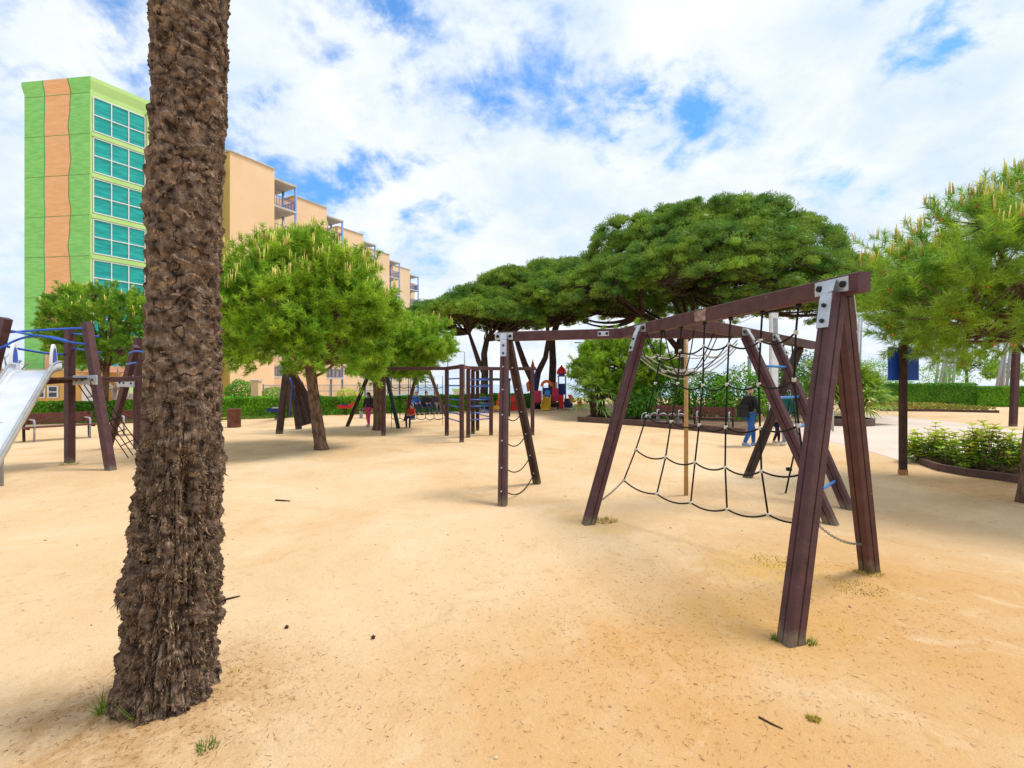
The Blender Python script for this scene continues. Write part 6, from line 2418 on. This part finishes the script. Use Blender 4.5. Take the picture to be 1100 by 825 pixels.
def sit(arm=0.25, seat=.45, look=(0, 1, -0.2), lean=0.02):
    z = seat + .11
    return dict(pelvis=(0, 0, z), waist=(0, lean - .01, z + .17), chest=(0, lean, z + .38), neck=(0, lean + .02, z + .53), chin=(0, lean + .05, z + .59), head=(0, lean + .06, z + .675), crown=(0, lean + .05, z + .76),
                shl=(-.185, lean, z + .46), ell=(-.23, lean + .08, z + .18), wrl=(-.13, lean + arm + .05, z + .10), pal=(-.10, lean + arm + .13, z + .09),
                shr=(.185, lean, z + .46), elr=(.23, lean + .08, z + .18), wrr=(.13, lean + arm + .05, z + .10), par=(.10, lean + arm + .13, z + .09),
                hil=(-.10, .02, z - .01), knl=(-.13, .45, z - .02), anl=(-.12, .48, .085), tol=(-.13, .63, .045),
                hir=(.10, .02, z - .01), knr=(.13, .45, z - .02), anr=(.12, .42, .085), tor=(.13, .57, .045), face=look)


blackj = cloth('black_jacket', (0.018, 0.018, 0.022)); jeans = cloth('blue_jeans', (0.03, 0.13, 0.42)); tealj = cloth('green_jacket', (0.012, 0.11, 0.10)); pinkt = cloth('pink_top', (0.42, 0.18, 0.26))
pinkp = cloth('bright_pink_trousers', (0.75, 0.09, 0.22)); dkleg = cloth('dark_leggings', (0.02, 0.02, 0.045)); orangej = cloth('orange_red_jacket', (0.70, 0.07, 0.035)); navyp = cloth('navy_trousers', (0.02, 0.035, 0.10))
greyh = cloth('grey_hair', (0.30, 0.27, 0.25)); darkh = cloth('dark_hair', (0.02, 0.014, 0.011)); blondh = cloth('fair_hair', (0.45, 0.28, 0.12)); paleb = cloth('pale_blue_trousers', (0.28, 0.34, 0.44)); bluej = cloth('blue_jumper', (0.03, 0.12, 0.38))
pshoe = cloth('pale_shoe', (0.6, 0.55, 0.55)); rshoe = cloth('red_shoe', (0.5, 0.03, 0.03)); bluesh = cloth('blue_shoe', (0.25, 0.36, 0.6)); tshirt = cloth('peach_shirt', (0.62, 0.33, 0.2))

man = person('man in black jacket and blue jeans walking behind the net', G(805, 479.5), 1.70, -PI / 2 + 0.25, walk(.30, .16), blackj, jeans, bluesh, greyh, 'bald')
ml = OFF[man]
mp_ = G(805, 479.5)
bg_ = thing('shoulder_bag', 'black shoulder bag hanging at the back of the man in the black jacket', 'bag', (mp_.x - 0.27, mp_.y - 0.12, 0.82))
o_ = MB()
bc = Vector((mp_.x - 0.24, mp_.y - 0.13, 1.0))
for (dz, sx_, sy_) in ((-.17, .17, .09), (-.10, .20, .12), (.08, .20, .12), (.17, .16, .09)):
    pass
o_.box(bc, (0.34, 0.18, 0.34), Matrix.Rotation(0.2, 3, 'Z'), ch=0.05)
o_.build('body', black, bg_)
MB().box(bc + Vector((0.0, -0.10, -0.05)), (0.26, 0.05, 0.20), Matrix.Rotation(0.2, 3, 'Z'), ch=0.02).build('pocket', black, bg_)
MB().tube([bc + Vector((-.12, 0, .15)), bc + Vector((0.0, -0.08, .35)), bc + Vector((.20, -0.02, .50)), bc + Vector((.30, .15, .30)), bc + Vector((.14, .12, .12))], 0.016, 6).build('strap', black, bg_)
person('woman in a green jacket and pale trousers, partly behind the slanted ladder legs', G(843, 477.5), 1.68, PI / 2 + 0.5, walk(.24, .22, 0.06, (0, 1, -.3)), tealj, paleb, pshoe, darkh, 'short')
person('small child in a pink top and dark leggings walking between the two adults', G(834, 476), 1.1, -PI / 2, walk(.22, .2), pinkt, dkleg, pshoe, blondh, 'short')
person('girl with long dark hair, dark top and bright pink trousers, beside the thin pine trunk', Gd(396, 20.0), 1.42, PI * 0.9, walk(.16, .1), cloth('dark_top', (0.05, 0.04, 0.06)), pinkp, pshoe, darkh, 'long')
kid_seat = gr_[nr - 1][2]
kd = person('child in an orange-red jacket and navy trousers sitting on the far rope net', Vector((kid_seat.x + 0.15, kid_seat.y - 0.10, kid_seat.z - 0.42)), 1.15, PI - 0.3, sit(.25, .62), orangej, navyp, rshoe, darkh, 'short')
bA_, bB_ = Gd(440, 27.2), Gd(476, 28.6)
for f_, tm, lm_, hm_, lb, hr in ((0.22, bluej, navyp, blondh, 'seated fair-haired person in a blue jumper at the left of the far bench', 'short'),
                                 (0.52, blackj, navyp, darkh, 'seated person in dark clothes in the middle of the far bench', 'short'),
                                 (0.80, cloth('charcoal_coat', (0.05, 0.05, 0.06)), cloth('grey_trousers', (0.16, 0.16, 0.18)), greyh, 'seated grey-haired person in a charcoal coat at the right of the far bench', 'short')):
    p_ = bA_.lerp(bB_, f_)
    dd_ = (bB_ - bA_).normalized()
    nrm_ = Vector((-dd_.y, dd_.x, 0))
    person(lb, p_ + nrm_ * 0.22, 1.72, PI + math.atan2(dd_.y, dd_.x), sit(.22, .45), tm, lm_, black, hm_, hr, 'people sitting on the far bench')
